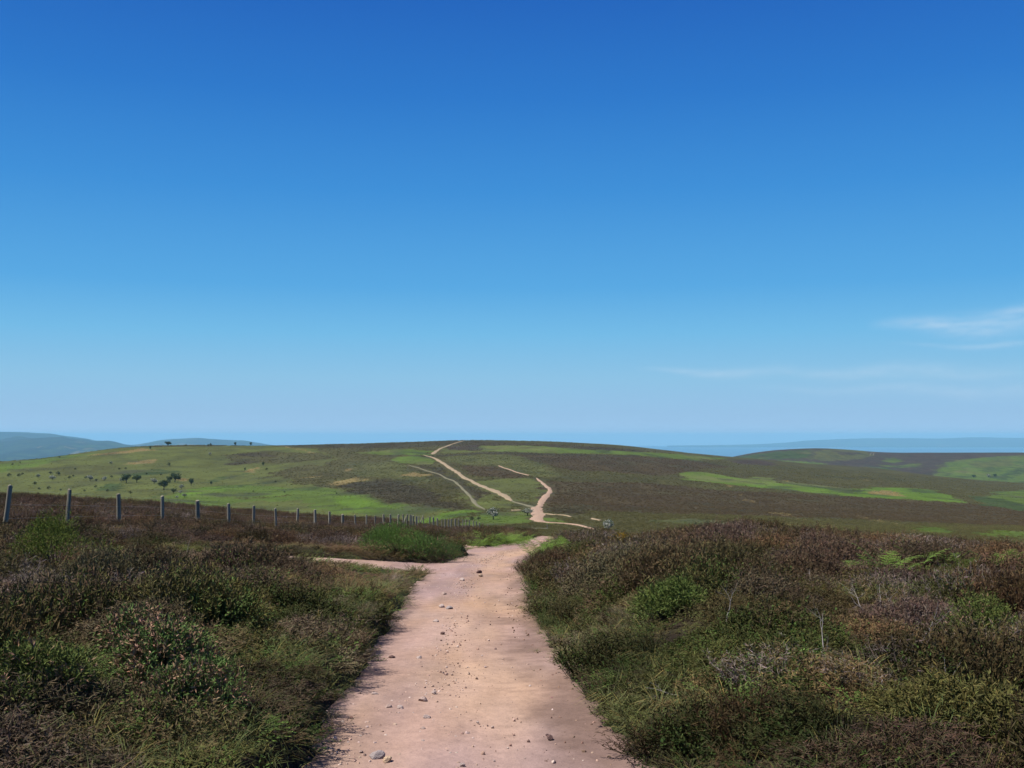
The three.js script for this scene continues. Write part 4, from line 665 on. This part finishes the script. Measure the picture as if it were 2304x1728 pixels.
spikyBush('green_shrub', 965, 1262, 1.6, 0.5, 2600, [[0.1, 0.16, 0.05], GB, 0.05], 'low green bush at the right end of the vegetated island', 'shrub');
spikyBush('gorse_bush', 1395, 1256, 0.7, 0.55, 1100, [[0.1, 0.11, 0.03], [0.42, 0.25, 0.02], 0.4], 'small gorse with orange-yellow flowers near the path brow', 'shrub');
spikyBush('green_shrub', 2200, 1462, 0.8, 0.5, 1500, [[0.12, 0.15, 0.04], GB, 0.05], 'dense olive bush near the right edge beside the arching dead branch', 'shrub');
spikyBush('green_shrub', 60, 1700, 0.7, 0.4, 1700, [[0.12, 0.15, 0.04], GB, 0.08], 'dark olive bush in the extreme bottom left corner', 'shrub');

// dead grey branches
const deadMat = matte({ color: new THREE.Color().setRGB(0.3, 0.27, 0.25), roughness: 0.95 });
function deadBranch(px, py, L, dirAng, up, n, label) {                                   // dirAng: heading in plan, 0 to the right, positive away
  const p = hit(px, py, 3), R = rngOf(px * 5 + py), b = new Ribbons(), o = new THREE.Mesh();
  const grow = (start, dir, len, r, depth) => { const pts = [start], rad = [r]; let d = dir.clone(); for (let k = 1; k <= 6; k++) { d = d.clone().add(randDir(R).multiplyScalar(0.28)).normalize(); pts.push(pts[k - 1].clone().addScaledVector(d, len / 6)); rad.push(r * (1 - k / 7.5)); } b.tube(pts, rad, 5, [1, 1, 1]);
    if (depth > 0) for (let k = 0; k < n; k++) { const i = 1 + Math.floor(R() * 5), q = pts[i].clone().sub(pts[i - 1]).normalize().add(randDir(R).multiplyScalar(0.9)).normalize(); grow(pts[i], q, len * (0.3 + 0.3 * R()), rad[i] * 0.65, depth - 1); } };
  grow(V(0, 0, 0), V(Math.cos(dirAng) * (1 - up), up, -Math.sin(dirAng) * (1 - up)).normalize(), L * 0.62, 0.0055, 2);
  o.geometry = b.geometry(); o.material = deadMat; add(o, 'dead_branch'); o.position.set(p.x, ground(p.x, p.z) + canopy, p.z); tag(o, label, 'branch', 'dead grey branches in the heather'); return o;
}
deadBranch(1822, 1338, 0.55, 1.9, 0.75, 2, 'curled pale dead twig standing above heather left of the fern row');
deadBranch(1965, 1400, 0.75, 2.6, 0.6, 4, 'bleached dead branch below the fern row, left of two');
deadBranch(1985, 1402, 0.7, 0.9, 0.72, 4, 'bunch of bare dead twigs below the fern row, right of two');
deadBranch(1870, 1510, 0.75, 2.9, 0.22, 2, 'grey dead branch lying left across the middle of the right bank');
deadBranch(1862, 1560, 0.55, 1.5, 0.6, 3, 'grey upright dead twigs below the lying branch on the right bank');
deadBranch(2020, 1530, 0.85, 0.35, 0.35, 3, 'arching dead branch beside the olive bush near the right edge');
deadBranch(2135, 1650, 0.42, 1.4, 0.8, 3, 'upright grey dead stems low on the right bank');
deadBranch(2015, 1668, 0.45, -0.6, 0.25, 3, 'short dead branch tilted downhill at the lower right');
deadBranch(1560, 1615, 0.5, 3.0, 0.12, 3, 'fallen dead stems near the right path edge, upper one');
deadBranch(1490, 1655, 0.5, -0.4, 0.1, 3, 'fallen dead stems near the right path edge, lower one');
deadBranch(1635, 1475, 0.5, 1.4, 0.75, 3, 'branched upright dead twig right of the yellow-green bush');
deadBranch(305, 1475, 0.35, 1.3, 0.75, 2, 'small antler-shaped dead twig in the left heather');
deadBranch(215, 1555, 0.5, 0.3, 0.2, 4, 'tangle of grey dead twigs above the withered gorse');
deadBranch(30, 1300, 0.7, 0.6, 0.5, 4, 'pale dead branch at the left edge beside the olive bush');
deadBranch(418, 1262, 0.7, 1.5, 0.85, 2, 'thin pale upright twig below the fourth fence post');

// ---------------------------------------------------------------- stones on the path
const stoneMats = [[0.42, 0.31, 0.27], [0.48, 0.38, 0.34], [0.34, 0.29, 0.28], [0.16, 0.1, 0.09], [0.52, 0.38, 0.26]].map((c) => matte({ color: new THREE.Color().setRGB(...c), bumpMap: gritTex, bumpScale: 0.004, roughness: 0.95 }));
function stoneGeometry(seed, detail = 2) {
  const g = new THREE.IcosahedronGeometry(1, detail), p = g.attributes.position, R = rngOf(seed), cuts = Array.from({ length: 9 }, () => [randDir(R), 0.55 + 0.3 * R()]), seen_ = new Map();
  for (let i = 0; i < p.count; i++) { const v = V(p.getX(i), p.getY(i), p.getZ(i)), key = v.toArray().map((c) => c.toFixed(3)).join(); let k = seen_.get(key); if (!k) { k = v.clone(); for (const [n, d] of cuts) { const q = k.dot(n); if (q > d) k.addScaledVector(n, (d - q) * 0.9); } k.multiplyScalar(1 + 0.05 * vn(v.x * 4 + seed, v.y * 4 + v.z * 3)); seen_.set(key, k); } p.setXYZ(i, k.x, k.y, k.z); }
  g.computeVertexNormals(); return g;
}
const stoneShapes = [1, 2, 3, 4, 5, 6].map((s) => stoneGeometry(s * 13));
[[994, 1367, 15, 1, 'pale stone, left of a pair in the middle of the path'], [1011, 1370, 14, 2, 'greyish stone, right of a pair in the middle of the path'], [980, 1399, 12, 1, 'pale stone just below the pair in the middle of the path'], [882, 1481, 15, 3, 'dark brown stone near the shadowed left bank'], [943, 1481, 12, 1, 'pale stone level with the dark brown one'],
  [844, 1564, 15, 1, 'pale rounded stone closest to the left bank'], [977, 1559, 12, 1, 'small pale stone above the flat reddish one'], [952, 1576, 19, 0, 'flat reddish stone with a dark near side'], [874, 1591, 13, 0, 'brown stone below the pale rounded one'], [901, 1593, 13, 1, 'whitish stone right of the brown one'],
  [961, 1615, 15, 1, 'pale upright stone below the flat reddish one'], [848, 1703, 30, 2, 'largest grey stone at the bottom of the path'], [872, 1712, 22, 4, 'low orange stone touching the largest grey one'], [812, 1692, 9, 0, 'small dark-shadowed stone left of the largest one'], [951, 1640, 11, 0, 'reddish stone midway between the upright and the largest one'], [996, 1426, 9, 3, 'tiny dark stone below the pair of stones'],
  [1040, 1305, 12, 1, 'pale stone on the far bend of the path'], [1079, 1288, 12, 3, 'dark flat stone, upper one on the far bend'], [1081, 1296, 11, 4, 'orange stone, lower one on the far bend'], [999, 1337, 10, 0, 'reddish stone above the pair in the middle of the path'], [1238, 1660, 14, 3, 'dark soil lump alone on the right half of the path'], [1040, 1722, 11, 1, 'pale pebble on the bottom edge of the path'], [1075, 1625, 7, 1, 'single whitish pebble on the smooth part of the path'], [951, 1668, 9, 1, 'whitish pebble right of the orange stone'],
].forEach(([px, py, w, m, label], i) => {
  const p = hit(px, py, 3), R = rngOf(i + 900), s = w / FOC * -p.z * 0.64, o = add(new THREE.Mesh(stoneShapes[i % 6], stoneMats[m]), 'stone'); o.position.set(p.x, baseHeight(p.x, p.z) + s * 0.1, p.z); o.rotation.set((R() - 0.5) * 0.5, R() * 6, (R() - 0.5) * 0.5); o.scale.set(s, s * (0.55 + 0.2 * R()), s * 0.9); tag(o, label, 'stone', 'stones lying on the path');
});
function scatter(name, label, category, geos, mats, list) {                              // what nobody could count
  const o = add(new THREE.Group(), name); o.userData = { kind: 'stuff', label, category };
  geos.forEach((g, k) => { const mine = list.filter((e) => e[2] === k); if (!mine.length) return; const m = new THREE.InstancedMesh(g, mats[k % mats.length], mine.length); mine.forEach(([mat, col], i) => { m.setMatrixAt(i, mat); m.setColorAt(i, new THREE.Color().setRGB(...col)); }); add(m, category, o); m.userData.kind = 'stuff'; });
  return o;
}
{
  const R = rngOf(31), list = [], geo = [21, 22, 23].map((s) => stoneGeometry(s, 1)), white = matte({ roughness: 0.95 });
  for (let k = 0; k < 30000; k++) {
    const D = 4 + 44 * Math.pow(R(), 1.6), off = (R() + R() + R() - 1.5) * 0.9 - 0.42, x = centre(D) + off + (R() < 0.06 && D > 20 ? (R() - 0.7) * 3 : 0), z = -D; if (pathSd(x, z) > 0.05) continue;
    const worn = smooth(0.5, 0.1, Math.abs(x - centre(D) - 0.25)); if (R() < worn * 0.85 || fbm(x * 1.7 + 8, z * 1.2, 2) + R() * 0.7 < 0.1) continue;
    const s = 0.0035 + 0.014 * Math.pow(R(), 4.5), t = R(), c = t < 0.45 ? [0.46, 0.32, 0.25] : t < 0.75 ? [0.56, 0.44, 0.38] : t < 0.93 ? [0.38, 0.25, 0.2] : [0.24, 0.16, 0.14];
    tmpE.set(R() * 6, R() * 6, R() * 6); list.push([new THREE.Matrix4().compose(V(x, baseHeight(x, z) + dish(x, z) - 0.012 + s * 0.2, z), tmpQ.setFromEuler(tmpE), V(s, s * 0.7, s)), jitter(R, c, 0.12), Math.floor(R() * 3)]);
  }
  scatter('pebbles', 'small loose pebbles strewn over the stony part of the path', 'pebbles', geo, [white], list);
  const clods = [];
  for (let k = 0; k < 2200; k++) {
    const D = 4.5 + 22 * Math.pow(R(), 1.5), right = R() < 0.75, x = centre(D) + (right ? 0.55 + 0.75 * R() : -0.75 - 0.4 * R()), z = -D, s0 = pathSd(x, z); if (s0 > 0.25 || s0 < -0.5 || R() < smooth(-0.1, -0.5, s0) * 0.8) continue;
    const s = 0.004 + 0.012 * Math.pow(R(), 3); tmpE.set(R() * 6, R() * 6, R() * 6);
    clods.push([new THREE.Matrix4().compose(V(x, Math.max(ground(x, z), baseHeight(x, z) + dish(x, z)) - 0.01 + s * 0.4, z), tmpQ.setFromEuler(tmpE), V(s * 1.3, s * 0.7, s)), jitter(R, [0.27, 0.175, 0.13], 0.35), Math.floor(R() * 3)]);
  }
  scatter('soil_crumbs', 'dark crumbs of soil fallen from the banks along the path edges', 'soil', geo, [white], clods);
}
// ---------------------------------------------------------------- the plants, as masses
const meta = { heather: ['heather', 'brown heather covering the moor on both sides of the path', 'heather'], young: ['young_heather', 'olive-green young heather growing in patches', 'heather'], bare: ['old_heather', 'greyish old heather with bare twigs', 'heather'], grass: ['grass', 'green and straw-coloured grass fringing the path and banks', 'grass'], bilberry: ['bilberry', 'bright leafy bilberry between the heather bushes', 'bilberry'] };
for (const k in shapes) { const list = []; bags[k].forEach((b, i) => b.forEach(([m, c]) => list.push([m, c, i]))); console.log(k, list.length); scatter(meta[k][0], meta[k][1], meta[k][2], shapes[k], [leafMat], list); }

renderer.render(scene, camera);
